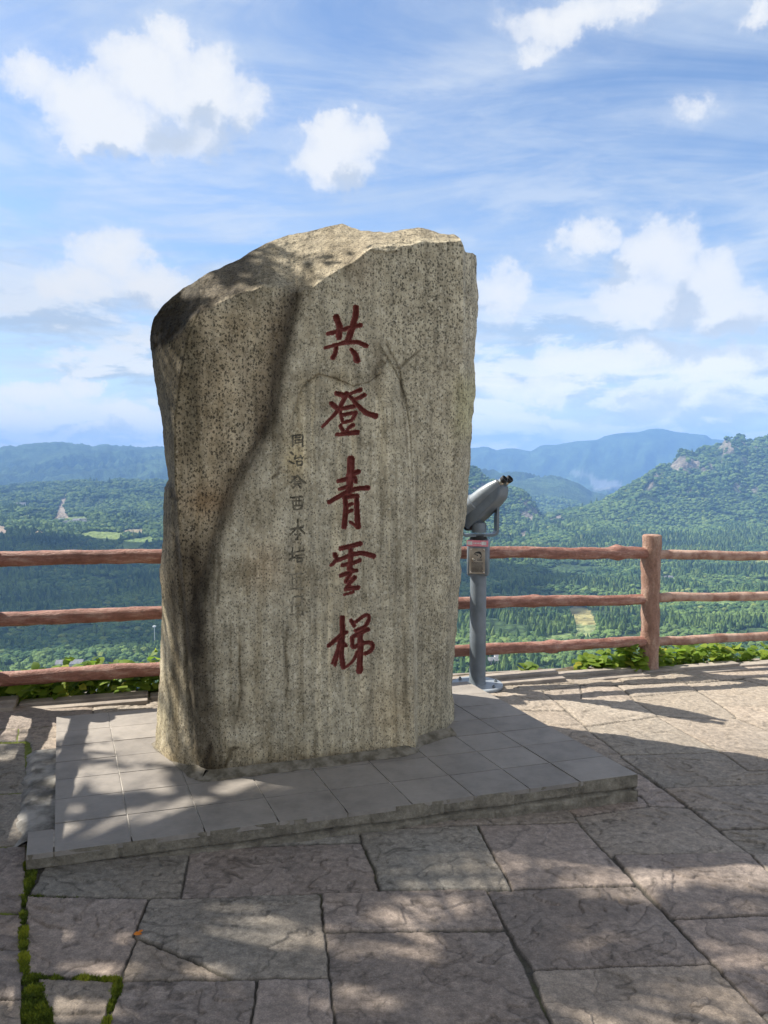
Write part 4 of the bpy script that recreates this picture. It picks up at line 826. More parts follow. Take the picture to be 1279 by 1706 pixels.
RED_LAB = ["red carved character at the top of the column", "second red carved character from the top", "third red carved character, in the middle of the column", "fourth red carved character from the top", "red carved character at the foot of the column"]
for k in range(5 + len(SMALL)):
    v_, f_, c_ = compact(V, Fs[fc == k], cols); o = child_np("red_character" if k < 5 else "small_character", v_, f_, m_red if k < 5 else m_ink if k < 11 else m_faint, rock_o, True, c_)
    if k < 5: o['label'] = RED_LAB[k]

mq = poly_interp([(256, 1238), (262, 1250), (292, 1268), (318, 1292), (336, 1299), (362, 1298), (440, 1288), (520, 1279), (620, 1265), (672, 1258), (692, 1253), (700, 1242), (730, 1231), (760, 1224)], 300); W0 = PL(mq[:, 0], mq[:, 1], PZ + .003)
tg = np.gradient(W0[:, :2], axis=0); tg /= np.linalg.norm(tg, axis=1)[:, None]; nm = np.stack([tg[:, 1], -tg[:, 0]], -1); wdt = .006 + .018 * np.clip(fbm(np.arange(300) / 14, 0.0, 5, 4) + .15, 0, 1)
rows = [np.c_[W0[:, :2] - nm * .05, np.full(300, PZ + .030)], np.c_[W0[:, :2] - nm * .004, np.full(300, PZ + .010)], np.c_[W0[:, :2] + nm * wdt[:, None], np.full(300, PZ + .0015)]]
child_np("mortar_joint", np.stack(rows), grid_faces(3, 300), mottled("mortar", (.085, .075, .055), (.20, .18, .145), 16, .95, .1, .6, .006), rock_o, True)
# ------------------------------------------------------------------ fences of cast logs
m_log_red, nt, b = new_mat("red_brown_log", 0.62, 0.35); p = obj_co(nt)
n1_ = nt.noise(nt.vec('MULTIPLY', p, (2.2, 2.2, 9)), 3, 7, 0.7); n2_ = nt.noise(p, 40, 5, 0.7)
nt.l.new(nt.mix(1.0, nt.ramp(n1_, [(0.3, (.145, .058, .041)), (0.50, (.25, .118, .088)), (0.70, (.40, .26, .21))]), nt.ramp(n2_, [(.3, .8), (.7, 1.2)]), 'MULTIPLY'), b.inputs['Base Color']); bump(nt, b, nt.math('ADD', n1_, nt.math('MULTIPLY', n2_, .35)), 1.0, 0.02)
m_log_pale = mottled("faded_log", (.20, .105, .078), (.38, .26, .205), 9, 0.8, 0.25, 0.6, 0.01)
m_post, nt, b = new_mat("worn_post", 0.8, 0.25); p = obj_co(nt); n1_ = nt.noise(nt.vec('MULTIPLY', p, (3, 3, .8)), 4, 7, .7); n2_ = nt.noise(p, 60, 5, .7)
nt.l.new(nt.mix(1.0, nt.ramp(n1_, [(0.3, (.15, .08, .058)), (0.5, (.25, .150, .112)), (0.7, (.38, .28, .22))]), nt.ramp(n2_, [(.3, .72), (.7, 1.2)]), 'MULTIPLY'), b.inputs['Base Color']); bump(nt, b, nt.math('ADD', n1_, n2_), 0.7, 0.01)
fence = empty("log_fence", (FB[0], FB[1], gz(FB[0])), 0, "three-rail red-brown log fence along the cliff edge behind the carved rock", "fence")
def log(p0, p1, r0, r1_, mat, parent, name, seed, knots=(), sag=0.0, n=20):
    p0, p1 = Vector(p0), Vector(p1); N = max(8, int((p1 - p0).length / 0.035)); pts = []; rad = []; rk = random.Random(seed)
    ph = rk.uniform(0, 9)
    for i in range(N + 1):
        t_ = i / N; p_ = p0.lerp(p1, t_); p_.z += -sag * 4 * t_ * (1 - t_) + 0.010 * float(fbm(t_ * 5 + ph, 1.0, seed, 3)); r_ = r0 + (r1_ - r0) * t_; r_ *= 1 + 0.09 * float(fbm(t_ * N / 9 + ph, 7.0, seed, 3))
        for kt, kr in knots: r_ += kr * math.exp(-((t_ - kt) * (p1 - p0).length / 0.045) ** 2)
        pts.append(p_); rad.append(r_)
    mb = MB(); mb.tube(pts, rad, n, True, 0.16, seed)
    return adopt(mb.build(name, mat, None, True, 60), parent)
def post(x, y, h, r, parent, seed, z0=None):
    z = gz(x) if z0 is None else z0; rk = random.Random(seed); N = 46; pts = []; rad = []
    for i in range(N + 1):
        t_ = i / N; pts.append(Vector((x + 0.008 * float(fbm(t_ * 4, seed, 1, 2)), y, z - 0.25 + (h + 0.25) * t_))); rad.append(r * (1.05 - 0.06 * t_ + 0.07 * float(fbm(t_ * 7, seed, 3, 3))))
    e_ = pts[-1]; pts += [e_ + Vector((0, 0, 0.008)), e_ + Vector((0, 0, 0.011))]; rad += [r * 0.93, r * 0.80]
    mb = MB(); mb.tube(pts, rad, 26, True, 0.14, seed); o = mb.build("post", m_post, None, True, 60); return adopt(o, parent)
pb = Vector((FB[0], FB[1], 0)); ztop = at(1088, 893, FB[1]).z
post(FB[0], FB[1], ztop - gz(FB[0]), 0.072, fence, 2)
dstep = 2.24; PB2 = FB - fdir * dstep; PB3 = FA - fdir * 0.16 ; PC = np.array([3.85, 6.45])
post(PB2[0], PB2[1], 1.06, 0.074, fence, 3); post(PB3[0], PB3[1], 1.06, 0.075, fence, 4); post(PC[0], PC[1], 1.05, 0.072, fence, 6)
def zat(u_, v_, Y): return at(u_, v_, Y).z
def Yon(u_):                         # depth where the fence line crosses a photo column
    tx_ = (u_ - 639.5) / FPX; k_ = fdir[0] / fdir[1]; return float((FA[0] - k_ * FA[1]) / (tx_ - k_))
RAILS = [[(0, 932), (270, 930.5), (790, 920), (1070, 921)], [(0, 1031), (270, 1025), (790, 1002), (1070, 998)], [(0, 1132), (270, 1116), (790, 1081), (1070, 1068)]]
RR = [0.046, 0.043, 0.043]
for k, rl in enumerate(RAILS):
    uu_, vv_ = zip(*rl); fz = lambda u_: zat(u_, float(np.interp(u_, uu_, vv_)), Yon(u_))
    pa = [Vector((PB3[0], PB3[1], zat(0, vv_[0], Yon(0)) + 0.004)), Vector((PB2[0], PB2[1], (zat(270, vv_[1], Yon(270)) * 0.55 + fz(700) * 0.45))), Vector((FB[0], FB[1], zat(1070, vv_[3], FB[1])))]
    log(pa[0], pa[1], RR[k] + 0.003, RR[k], m_log_red, fence, "rail", 11 + k, [(0.5 + 0.1 * k, 0.004)])
    log(pa[1], pa[2], RR[k], RR[k] - 0.002, m_log_red, fence, "rail", 21 + k, [(0.86, 0.016)] if k == 0 else [(0.62 if k == 2 else 0.55, 0.015 if k == 2 else .006)])
for k, (v0, v1) in enumerate(((924, 927), (996, 993), (1069, 1060))):
    Yc = 6.22; e1 = at(1279, v1, Yc); s_0 = Vector((FB[0], FB[1], zat(1100, v0, FB[1]))); dr = (e1 - s_0); L2 = (PC[0] - FB[0]) / dr.x
    log(s_0, s_0 + dr * L2, 0.036, 0.037, m_log_pale, fence, "rail", 31 + k)
# the same fence turns the corner at the far left and runs back along the terrace
sfence = empty("log_fence", (PB3[0], PB3[1], 0.08), 0, "side run of the log fence turning back from the far left corner", "fence")
SD = np.array([0.33, -0.944]); 
for k in range(1, 3):
    q2 = PB3 + SD * 1.9 * k + np.array([-0.10, -0.02]); post(q2[0], q2[1], 1.05, 0.07, sfence, 40 + k)
for j in range(2):
    for k, zz in enumerate((0.30, 0.63, 0.98)):
        a_ = PB3 + SD * 1.9 * j + np.array([-0.10 * min(j, 1), 0]); b2 = PB3 + SD * 1.9 * (j + 1) + np.array([-0.10, 0])
        log((a_[0], a_[1], zz), (b2[0], b2[1], zz), 0.045, 0.045, m_log_red, sfence, "rail", 50 + k + 5 * j, n=12)

# ------------------------------------------------------------------ viewing binoculars on a pillar
m_gm = mottled("grey_enamel", (.095, .115, .132), (.15, .175, .198), 5, 0.42, 0.5, 0.1, 0.002)
m_gl = mottled("light_grey_enamel", (.17, .195, .22), (.25, .28, .305), 5, 0.35, 0.5, 0.08, 0.002)
m_dk = mottled("black_rubber", (.012, .012, .013), (.03, .03, .032), 20, 0.55, 0.4, 0.1, 0.001)
m_brass = mottled("chrome_ring", (.55, .52, .45), (.75, .73, .68), 9, 0.25, 0.5, 0, metal=1.0)
m_plate = mottled("etched_plate", (.26, .215, .165), (.36, .31, .25), 20, 0.45, 0.5, 0.1, 0.001, metal=0.0)
m_pink = mottled("pink_label", (.68, .20, .25), (.78, .30, .34), 30, 0.6)
m_wht = mottled("white_label", (.55, .55, .54), (.72, .72, .70), 30, 0.6)
m_glass = mottled("lens_glass", (.01, .012, .02), (.03, .03, .05), 20, 0.08, 0.8, 0)
tp = G(795, 1144); TY = float(tp[1]); TXc, TZc = float(tp[0]), float(tp[2]); px_m = TY / FPX
tele = empty("viewing_binoculars", (TXc, TY, TZc), 0, "grey coin-operated viewing binoculars on a steel pillar by the cliff fence", "binoculars")
hz = lambda v_: at(795, v_, TY).z - TZc     # height above its foot
rot_b = math.radians(-14)
mb = MB(); mb.lathe([(0.184, 0.0), (0.186, 0.004), (0.186, 0.016), (0.180, 0.021), (0.05, 0.022)], (-0.005, 0, 0.004), 48); mb.build("base_plate", m_gl, tele, True, 30)
for k in range(6):
    a_ = k * math.pi / 3 + 0.3; mb = MB(); mb.lathe([(0.012, 0), (0.012, 0.008), (0.007, 0.010), (0.007, 0.018), (0.002, 0.019)], (0.148 * math.cos(a_) - .005, 0.148 * math.sin(a_), 0.026), 6); mb.build("bolt", m_gm, tele)
hb = hz(958); ht = hz(898)
mb = MB(); mb.lathe([(0.066, 0.02), (0.062, 0.03), (0.058, 0.045), (0.0575, hb - 0.02), (0.0575, hb + 0.02)], (0, 0, 0), 40); mb.build("pillar", m_gm, tele, True, 30)
def rot2(x, y, a): return (x * math.cos(a) - y * math.sin(a), x * math.sin(a) + y * math.cos(a))
bw, bd = 0.150, 0.120
boxo = MB().box((0, 0, (hb + ht) / 2), (bw, bd, ht - hb), rot_b, 0.014).build("coin_box", m_gm, tele, True, 50)
fx, fy_ = rot2(0, -bd / 2, rot_b)
def on_front(x, z, out): q2 = rot2(x, -bd / 2 - out, rot_b); return (q2[0], q2[1], z)
plo = MB().box(on_front(0, hb + 0.107, 0.002), (0.108, 0.006, 0.180), rot_b, 0.002).build("instruction_plate", m_plate, boxo)
for sx_ in (-1, 1):
    for sz in (-1, 1):
        mb = MB(); mb.lathe([(0.005, 0), (0.005, 0.002), (0.002, 0.004)], on_front(sx_ * 0.046, hb + 0.107 + sz * 0.080, 0.005), 10, (math.sin(rot_b), -math.cos(rot_b), 0)); mb.build("screw", m_brass, boxo)
mb = MB()                            # etched lines of writing and the curved emblem on the plate
for j in range(9):
    rk = random.Random(j); x = -0.040
    while x < 0.036:
        w_ = rk.uniform(.003, .007); mb.box(on_front(x + w_ / 2, hb + 0.034 + j * 0.0078, 0.0056), (w_, 0.001, 0.0042), rot_b); x += w_ + .002
for j in range(2):
    for i in range(4): mb.box(on_front(0.004 + i * 0.009, hb + 0.112 + j * 0.010, 0.0056), (0.006, 0.001, 0.006), rot_b)
mb.build("plate_writing", m_dk, boxo)
mb = MB()
arc = [(-0.026, 0.153, .002), (-0.016, 0.163, .004), (-0.002, 0.168, .006), (0.012, 0.168, .008), (0.024, 0.162, .010), (0.030, 0.150, .010), (0.027, 0.138, .007), (0.018, 0.130, .002)]
for (x0_, z0_, r0_), (x1_, z1_, r1__) in zip(arc, arc[1:]):
    qv = [on_front(x0_, hb + z0_ + r0_, .0058), on_front(x0_, hb + z0_ - r0_, .0058), on_front(x1_, hb + z1_ - r1__, .0058), on_front(x1_, hb + z1_ + r1__, .0058)]; mb.b.faces.new([mb.b.verts.new(q2) for q2 in qv])
mb.box(on_front(-0.012, hb + 0.152, .0055), (.014, .001, .005), rot_b); mb.box(on_front(0.0, hb + 0.148, .0055), (.008, .001, .010), rot_b)
mb.build("emblem", m_dk, boxo)
mb = MB(); mb.lathe([(0.012, 0), (0.012, 0.008), (0.008, 0.014), (0.003, 0.015)], on_front(-0.026, hb + 0.118, 0.004), 16, (math.sin(rot_b), -math.cos(rot_b), 0)); mb.build("coin_slot", m_brass, boxo, True)
lab = MB().box(on_front(0, ht - 0.024, 0.0025), (0.150, 0.004, 0.042), rot_b).build("label_strip", m_pink, boxo)
mb = MB()
for x in (-0.052, 0.045): mb.box(on_front(x, ht - 0.023, 0.005), (0.034, 0.002, 0.024), rot_b)
for i in range(5): mb.box(on_front(-0.024 + i * 0.011, ht - 0.023, 0.005), (0.007, 0.002, 0.010), rot_b)
mb.build("label_print", m_wht, lab)
mb = MB(); mb.lathe([(0.062, ht - 0.004), (0.062, ht + 0.010), (0.050, ht + 0.014), (0.050, ht + 0.03)], (0, 0, 0), 36); mb.build("swivel_collar", m_dk, tele, True, 30)
yb = ht + 0.028; cap_t = hz(869)
mb = MB(); mb.lathe([(0.052, yb + 0.02), (0.052, cap_t - 0.022), (0.046, cap_t - 0.008), (0.030, cap_t), (0.004, cap_t + 0.003)], (0.003, 0, 0), 36); mb.build("pivot_cap", m_gm, tele, True, 35)
# U-shaped yoke
ya = math.radians(6); yw = 0.128; ytop = hz(838); prof = []
for k in range(9): q2 = math.pi + k * math.pi / 16; prof.append((-yw + 0.035 + 0.035 * math.cos(q2), yb + 0.035 + 0.035 * math.sin(q2) * 1.0))
left = [(-yw, ytop + 0.02), (-yw, ytop - 0.08)] + prof; pathp = left + [(-x, z) for x, z in left[::-1]]
rings = []
for i, (x, z) in enumerate(pathp):
    a_, b2 = pathp[max(i - 1, 0)], pathp[min(i + 1, len(pathp) - 1)]; tn = Vector((b2[0] - a_[0], 0, b2[1] - a_[1])).normalized(); nrm = Vector((tn.z, 0, -tn.x)); r_ = []
    for (o1, o2) in ((-1, -1), (1, -1), (1, 1), (-1, 1)):
        q2 = Vector((x, 0, z)) + nrm * (0.0085 * o1) + Vector((0, 0.042 * o2, 0)); xx, yy = rot2(q2.x, q2.y, ya); r_.append((xx, yy, q2.z))
    rings.append(r_)
mb = MB(); mb.rings(rings); yoke = mb.build("yoke", m_gm, tele)
for sx_ in (-1, 1):
    mb = MB(); q2 = rot2(sx_ * (yw + 0.004), 0, ya); mb.lathe([(0.026, 0), (0.026, 0.012), (0.018, 0.018), (0.004, 0.019)], (q2[0], q2[1], ytop + 0.004), 20, (sx_ * math.cos(ya), sx_ * math.sin(ya), 0)); mb.build("pivot_knob", m_gm, yoke, True)
# head: twin barrels over a faceted housing; tilted so the eyepieces rise towards the viewer
ax = Vector((0.62, -0.50, 0.60)).normalized(); sd = ax.cross(Vector((0, 0, 1))).normalized(); up_ = sd.cross(ax).normalized()
hc = at(806, 836, TY - 0.01) - Vector((TXc, TY, TZc))
def H(a_, s2, u2): return hc + ax * a_ + sd * s2 + up_ * u2
def hull(stations, name, mat, parent, n=28, pw=4.0, auto=50):
    rings = []
    for (a_, hw, lo, hi) in stations:
        r_ = []
        for k in range(n):
            q2 = 2 * math.pi * k / n; c_, s2 = math.cos(q2), math.sin(q2); e_ = 2 / pw
            xx = hw * math.copysign(abs(c_) ** e_, c_); zz = (hi + lo) / 2 + (hi - lo) / 2 * math.copysign(abs(s2) ** e_, s2); r_.append(H(a_, xx, zz))
        rings.append(r_)
    mb = MB(); mb.rings(rings); return mb.build(name, mat, parent, True, auto)
head = hull([(-0.190, 0.078, -0.096, -0.006), (-0.184, 0.084, -0.102, -0.002), (-0.03, 0.086, -0.090, 0.002), (0.07, 0.085, -0.080, 0.008), (0.128, 0.078, -0.070, 0.012), (0.158, 0.068, -0.052, 0.012), (0.186, 0.058, -0.026, 0.014), (0.192, 0.052, -0.022, 0.010)], "binocular_head", m_gm, tele, 36, 7.0, 28)
for s2 in (-1, 1):
    mb = MB(); mb.lathe([(0.054, -0.215), (0.059, -0.21), (0.059, -0.06), (0.064, -0.055), (0.064, -0.035), (0.057, -0.03), (0.054, 0.06), (0.042, 0.14), (0.028, 0.185), (0.024, 0.20)], H(0, s2 * 0.050, 0.026), 28, ax); mb.build("barrel", m_gl, head, True, 30)
    mb = MB(); mb.lathe([(0.044, -0.2165), (0.010, -0.218)], H(0, s2 * 0.050, 0.026), 24, ax); mb.build("objective_lens", m_glass, head)
    mb = MB(); mb.lathe([(0.0215, 0.195), (0.0235, 0.20), (0.0235, 0.224), (0.0215, 0.226)], H(0, s2 * 0.036, 0.020), 24, ax); ep = mb.build("eyepiece", m_brass, head, True, 30)
    mb = MB(); mb.lathe([(0.0235, 0.224), (0.0255, 0.228), (0.0265, 0.250), (0.0245, 0.253), (0.0205, 0.252), (0.0185, 0.236), (0.004, 0.234)], H(0, s2 * 0.036, 0.020), 24, ax); mb.build("eyecup", m_dk, ep, True, 30)
hull([(-0.19, 0.020, 0.040, 0.066), (-0.186, 0.026, 0.038, 0.072), (-0.07, 0.028, 0.040, 0.074), (-0.02, 0.024, 0.040, 0.064), (-0.01, 0.012, 0.040, 0.052)], "sight_housing", m_gl, head, 20)
hull([(-0.215, 0.066, -0.094, -0.030), (-0.21, 0.074, -0.102, -0.024), (-0.15, 0.076, -0.108, -0.024), (-0.145, 0.066, -0.09, -0.03)], "lens_hood", m_dk, head, 24)

# ------------------------------------------------------------------ plants at the edge
def leaf_mesh(name, leaves, mat, parent=None, quad=True):
    """leaves: list of (centre, direction, normal, length, width, shade)"""
    V_, F_, S_ = [], [], []
    for (c_, d3, n3, L_, w_, sh) in leaves:
        sx3 = d3.cross(n3).normalized(); i0 = len(V_); bend = n3 * (-0.22 * L_)
        for (a_, b2, e_) in ((0, 0, 0), (.28, -.46, .02), (.28, .46, .02), (.62, -.42, .0), (.62, .42, .0), (1, 0, 1)): V_.append(c_ + d3 * (L_ * a_) + sx3 * (w_ * b2) + bend * (e_ if e_ == 1 else a_ * a_) + n3 * (abs(b2) * 0.12 * L_)); S_.append(sh)
        V_.append(c_ + d3 * (L_ * .45)); S_.append(sh * .8); m_ = i0 + 6
        F_ += [(i0, i0 + 1, m_), (i0, m_, i0 + 2), (i0 + 1, i0 + 3, m_), (i0 + 2, m_, i0 + 4), (i0 + 3, i0 + 5, m_), (m_, i0 + 5, i0 + 4)]
    return np_mesh(name, np.array([tuple(q2) for q2 in V_]), np.array(F_), mat, parent, False, {'shade': np.array(S_)})
def leaf_mat(name, stops, trans=0.35):
    m, nt, b = new_mat(name, 0.55, 0.35); s2 = nt.node('ShaderNodeAttribute', attribute_name='shade').outputs['Fac']; cl_ = nt.ramp(s2, stops); nt.l.new(cl_, b.inputs['Base Color'])
    tr = nt.node('ShaderNodeBsdfTranslucent', {'Color': cl_}); mx = nt.node('ShaderNodeMixShader', {0: trans}); nt.l.new(b.outputs[0], mx.inputs[1]); nt.l.new(tr.outputs[0], mx.inputs[2]); nt.l.new(mx.outputs[0], nt.n['Material Output'].inputs[0]); return m
m_weed = leaf_mat("weed_leaf", [(0, (.06, .12, .018)), (.40, (.19, .30, .035)), (.75, (.30, .38, .05)), (.9, (.48, .46, .06)), (1, (.55, .45, .07))], .62)
def weeds(label, blobs, seed, group=None, n=90):
    rk = random.Random(seed); c0 = blobs[0]
    L_ = []
    for (x, y, rx, ry, h_, k_) in blobs:
        for _ in range(int(n * k_)):
            a_ = rk.uniform(0, 6.283); r_ = math.sqrt(rk.random()); qx, qy = x + rx * r_ * math.cos(a_), y + ry * r_ * math.sin(a_); zz = gz(qx) + rk.uniform(.01, 1.25) * h_ * (1 - 0.55 * r_ * r_)
            d3 = Vector((rk.gauss(0, 1), rk.gauss(-.35, 1), rk.uniform(-.3, .5))).normalized(); up3 = Vector((rk.gauss(0, .35), rk.gauss(-.25, .35), 1)).normalized(); n3 = (up3 - d3 * up3.dot(d3)).normalized(); s_l = rk.uniform(.045, .10)
            L_.append((Vector((qx, qy, zz)), d3, n3, s_l, s_l * rk.uniform(.7, .95), min(1, max(0, rk.gauss(.5, .22)))))
    o = leaf_mesh("leafy_weed", L_, m_weed); base3 = Vector((c0[0], c0[1], gz(c0[0]))); o.data.transform(__import__('mathutils').Matrix.Translation(-base3)); o.location = base3
    return tag(o, label, "plant", group)
def fl(u_, off): q2 = FA + fdir * ((Yon(u_) - FA[1]) / fdir[1]) + fnor * off; return float(q2[0]), float(q2[1])
def blob(u_, off, rx, ry, h_, k_): return fl(u_, off) + (rx, ry, h_, k_)
weeds("yellow-green low weeds on the cliff edge at the far left of the fence", [blob(20, .12, .22, .12, .15, 2.0), blob(75, .10, .18, .11, .12, 1.4), blob(-60, .16, .25, .1, .13, 1)], 1)
weeds("sparse yellowing weeds halfway between the left edge and the carved rock", [blob(112, .14, .15, .11, .19, 1.1), blob(150, .18, .12, .08, .19, .8), blob(95, .10, .10, .07, .10, .6)], 2)
weeds("thick green weeds on the cliff edge close to the left side of the carved rock", [blob(200, .14, .18, .12, .17, 1.6), blob(255, .16, .17, .12, .21, 1.6), blob(330, .2, .2, .1, .15, .7)], 3)
weeds("large leafed climber wrapped around the foot of the right fence post", [blob(1058, .02, .10, .10, .20, 1.2), blob(1040, .06, .16, .10, .14, 1.0), blob(1000, .1, .14, .08, .09, .6), blob(1108, .04, .09, .09, .18, .6)], 4)
weeds("bright green mat of weeds to the right of the fence post", [blob(1150, .14, .20, .10, .12, 1.1), blob(1200, .16, .22, .12, .16, 1.4), blob(1250, .16, .2, .10, .11, .8), blob(1330, .16, .25, .1, .1, .9)], 5)
weeds("tiny tuft of weeds on the bare edge to the right of the binoculars", [blob(895, .10, .06, .04, .04, .22)], 6)

# moss cushions in the joints at the lower left
m_moss = leaf_mat("moss_green", [(0, (.03, .05, .008)), (.5, (.11, .15, .015)), (1, (.30, .32, .03))], .2)
rk = random.Random(9); MV, MF, MS = [], [], []
for poly, cnt in MOSSY:
    us_, vs_ = [q2[0] for q2 in poly], [q2[1] for q2 in poly]; k_ = 0
    while k_ < cnt:
        u_, v_ = rk.uniform(min(us_), max(us_)), rk.uniform(min(vs_), max(vs_))
        if not in_poly(np.array(u_), np.array(v_), poly): k_ += .2; continue
        k_ += 1; P3 = G(u_, v_); cl = float(fbm(P3[0] * 22, P3[1] * 22, 3, 3)); hh = .006 + .014 * max(0, cl + .35); x, y, z = P3[0], P3[1], P3[2] - .010
        if cl < -0.25: continue
        for _ in range(3):
            a_ = rk.uniform(0, 6.28); w_ = rk.uniform(.004, .008); i0 = len(MV); dx, dy = math.cos(a_) * w_, math.sin(a_) * w_; jx, jy = rk.uniform(-.005, .005), rk.uniform(-.005, .005)
            MV += [(x + jx - dx, y + jy - dy, z), (x + jx + dx, y + jy + dy, z), (x + jx + rk.uniform(-.006, .006), y + jy + rk.uniform(-.006, .006), z + hh * rk.uniform(.8, 1.5))]; MF.append((i0, i0 + 1, i0 + 2)); MS += [min(1, max(0, .45 + cl * .9 + rk.uniform(-.2, .2)))] * 3
tag(np_mesh("moss", np.array(MV), np.array(MF), m_moss, None, False, {'shade': np.array(MS)}), "yellow-green moss growing in the stone joints at the lower left", "moss", None, 'stuff')
# one orange fallen leaf
P3 = G(228, 1561); lf = leaf_mesh("fallen_leaf", [(Vector((-.012, 0, .006)), Vector((1, .15, .1)).normalized(), Vector((0, -.2, 1)).normalized(), .028, .018, 1.0), (Vector((.004, .004, .008)), Vector((.6, .6, .3)).normalized(), Vector((0, -.2, 1)).normalized(), .018, .012, .9)], leaf_mat("orange_leaf", [(0, (.4, .12, .01)), (1, (.62, .20, .02))], .3))
lf.location = (P3[0], P3[1], P3[2] + .004); tag(lf, "tiny orange fallen leaf in a joint of the paving", "leaf")

# ------------------------------------------------------------------ tree outside the left side of the frame: it shades the terrace
m_bark = mottled("tree_bark", (.06, .045, .035), (.16, .13, .10), 8, 0.95, 0.1, 0.8, 0.02)
m_leaf = leaf_mat("tree_leaf", [(0, (.03, .06, .015)), (.5, (.05, .10, .025)), (1, (.10, .16, .04))], .3)
SH = np.array(SUN); SH = SH / SH[2]
rk = random.Random(12); clusters = []
GAPS = [(430, 1362, .10, 1), (375, 1352, .09, 1), (330, 1340, .07, 1), (270, 1360, .10, 1), (230, 1372, .08, 1), (395, 1318, .06, 1), (460, 1308, .06, 1), (520, 1340, .06, 1), (560, 1320, .05, 1), (665, 1320, .09, 1), (640, 1312, .07, 1), (700, 1308, .05, 1),
    (105, 1292, .06, 1), (120, 1300, .05, 1), (172, 1297, .05, 1), (95, 1318, .05, 1), (100, 1352, .05, 1), (195, 1310, .05, 1), (160, 1280, .04, 1), (225, 1290, .07, 1), (250, 1310, .07, 1), (230, 1262, .05, 1), (60, 1360, .06, 1), (90, 1385, .05, 1), (180, 1390, .05, 1),
    (120, 1452, .10, 0), (190, 1582, .10, 0), (160, 1660, .09, 0), (72, 1648, .06, 0), (10, 1450, .09, 0), (18, 1380, .08, 0), (8, 1580, .05, 0),
    (375, 1528, .11, 0), (300, 1522, .07, 0), (345, 1552, .07, 0), (330, 1590, .06, 0), (300, 1612, .07, 0), (450, 1412, .12, 0), (500, 1418, .10, 0), (560, 1425, .07, 0), (410, 1420, .09, 0), (650, 1438, .15, 0), (700, 1412, .12, 0), (700, 1450, .14, 0), (770, 1450, .12, 0), (820, 1462, .10, 0), (640, 1400, .08, 0),
    (720, 1520, .10, 0), (690, 1535, .08, 0), (740, 1505, .07, 0), (480, 1560, .07, 0), (425, 1580, .07, 0), (640, 1590, .07, 0), (900, 1440, .14, 0), (940, 1455, .12, 0), (870, 1430, .09, 0), (1000, 1475, .10, 0), (1075, 1465, .10, 0), (1110, 1412, .08, 0), (1040, 1480, .08, 0), (1230, 1460, .11, 0), (1260, 1325, .13, 0), (1215, 1330, .10, 0),
    (960, 1570, .09, 0), (1010, 1580, .08, 0), (1220, 1610, .11, 0), (1180, 1630, .09, 0), (1120, 1660, .12, 0), (1040, 1680, .12, 0), (980, 1675, .09, 0), (1180, 1690, .10, 0), (900, 1650, .06, 0), (600, 1660, .05, 0)]
GP = []
for u_, v_, r_, on in GAPS:
    q2 = PL(u_, v_, PZ) if on else G(u_, v_); GP.append((q2[0] - SH[0] * q2[2], q2[1] - SH[1] * q2[2], r_ * (.85 if v_ < 1550 else .75)))
GP = np.array(GP)
def in_gap(p):                       # openings in the crown, looked at along the sunlight
    x, y = p[0] - SH[0] * p[2], p[1] - SH[1] * p[2]
    d_ = (np.hypot((x - GP[:, 0]) * .75, (y - GP[:, 1]) * 1.05) - GP[:, 2] - .045).min()
    return d_ < 0.05 * float(fbm(x * 9, y * 9, 3, 2)) or float(fbm(x * 5.5, y * 7.0, 8, 3)) < -.50
def try_cluster(gx_, gy_, z0, s2, rad, n):
    for k in range(5):
        p_ = np.array([gx_, gy_, z0]) + SH * s2; r_ = rad + .12
        if not ((p_[0] + r_) / p_[1] > -0.53 and (p_[2] - r_ - EYE) / (p_[1] + r_) < 0.62): clusters.append((Vector(p_), rad, n)); return
        s2 += 1.1
for _ in range(2000):
    gx_ = rk.uniform(-2.6, 3.8); gy_ = rk.uniform(-0.6, (3.22 if gx_ < .2 else 3.6) - .38 * gx_)
    if gx_ < -0.75 - 0.2 * gy_ and rk.random() < .25: continue
    try_cluster(gx_, gy_, 0.0, rk.uniform(3.7, 6.2), rk.uniform(.18, .32), rk.randint(20, 34))
for _ in range(420): try_cluster(rk.uniform(-1.40, -.58), 4.15 + rk.uniform(-.2, .4), rk.uniform(1.5, 2.5), rk.uniform(3.4, 4.6), rk.uniform(.16, .28), rk.randint(18, 30))
tip = at(-6, 70, 3.9); clusters.append((tip + Vector((-.108, 0, .0)), .06, 10))
print("leaf clusters", len(clusters))
tree = empty("shade_tree", (-5.6, 3.3, -1.6), 0, "leafy tree just past the left edge whose shadow dapples the terrace", "tree")
L_ = []
for (c_, rad, n_) in clusters:
    for _ in range(n_):
        o3 = Vector((rk.gauss(0, 1), rk.gauss(0, 1), rk.gauss(0, .8))) * rad * .55; d3 = Vector((rk.gauss(0, 1), rk.gauss(0, 1), rk.gauss(-.4, .5))).normalized(); up3 = Vector((rk.gauss(0, .5), rk.gauss(0, .5), 1)); n3 = (up3 - d3 * up3.dot(d3)).normalized(); s_l = rk.uniform(.07, .12)
        if n_ != 10 and in_gap(c_ + o3 + d3 * s_l * .5): continue
        L_.append((c_ + o3, d3, n3, s_l, s_l * .55, rk.random()))
adopt(leaf_mesh("crown", L_, m_leaf), tree)
mb = MB(); tr0 = Vector((-5.6, 3.3, -1.6)); fork = Vector((-5.2, 3.4, 2.6)); mb.tube([tr0, tr0.lerp(fork, .5) + Vector((.1, 0, 0)), fork], [.24, .19, .15], 14, True, .1, 3)
hubs = []
for k in range(9):
    cl = clusters[rk.randrange(len(clusters))][0]; hub = fork.lerp(cl, .6) + Vector((0, 0, .25)); hubs.append(hub); mb.tube([fork, fork.lerp(hub, .5) + Vector((0, 0, .2)), hub], [.09, .06, .035], 8)
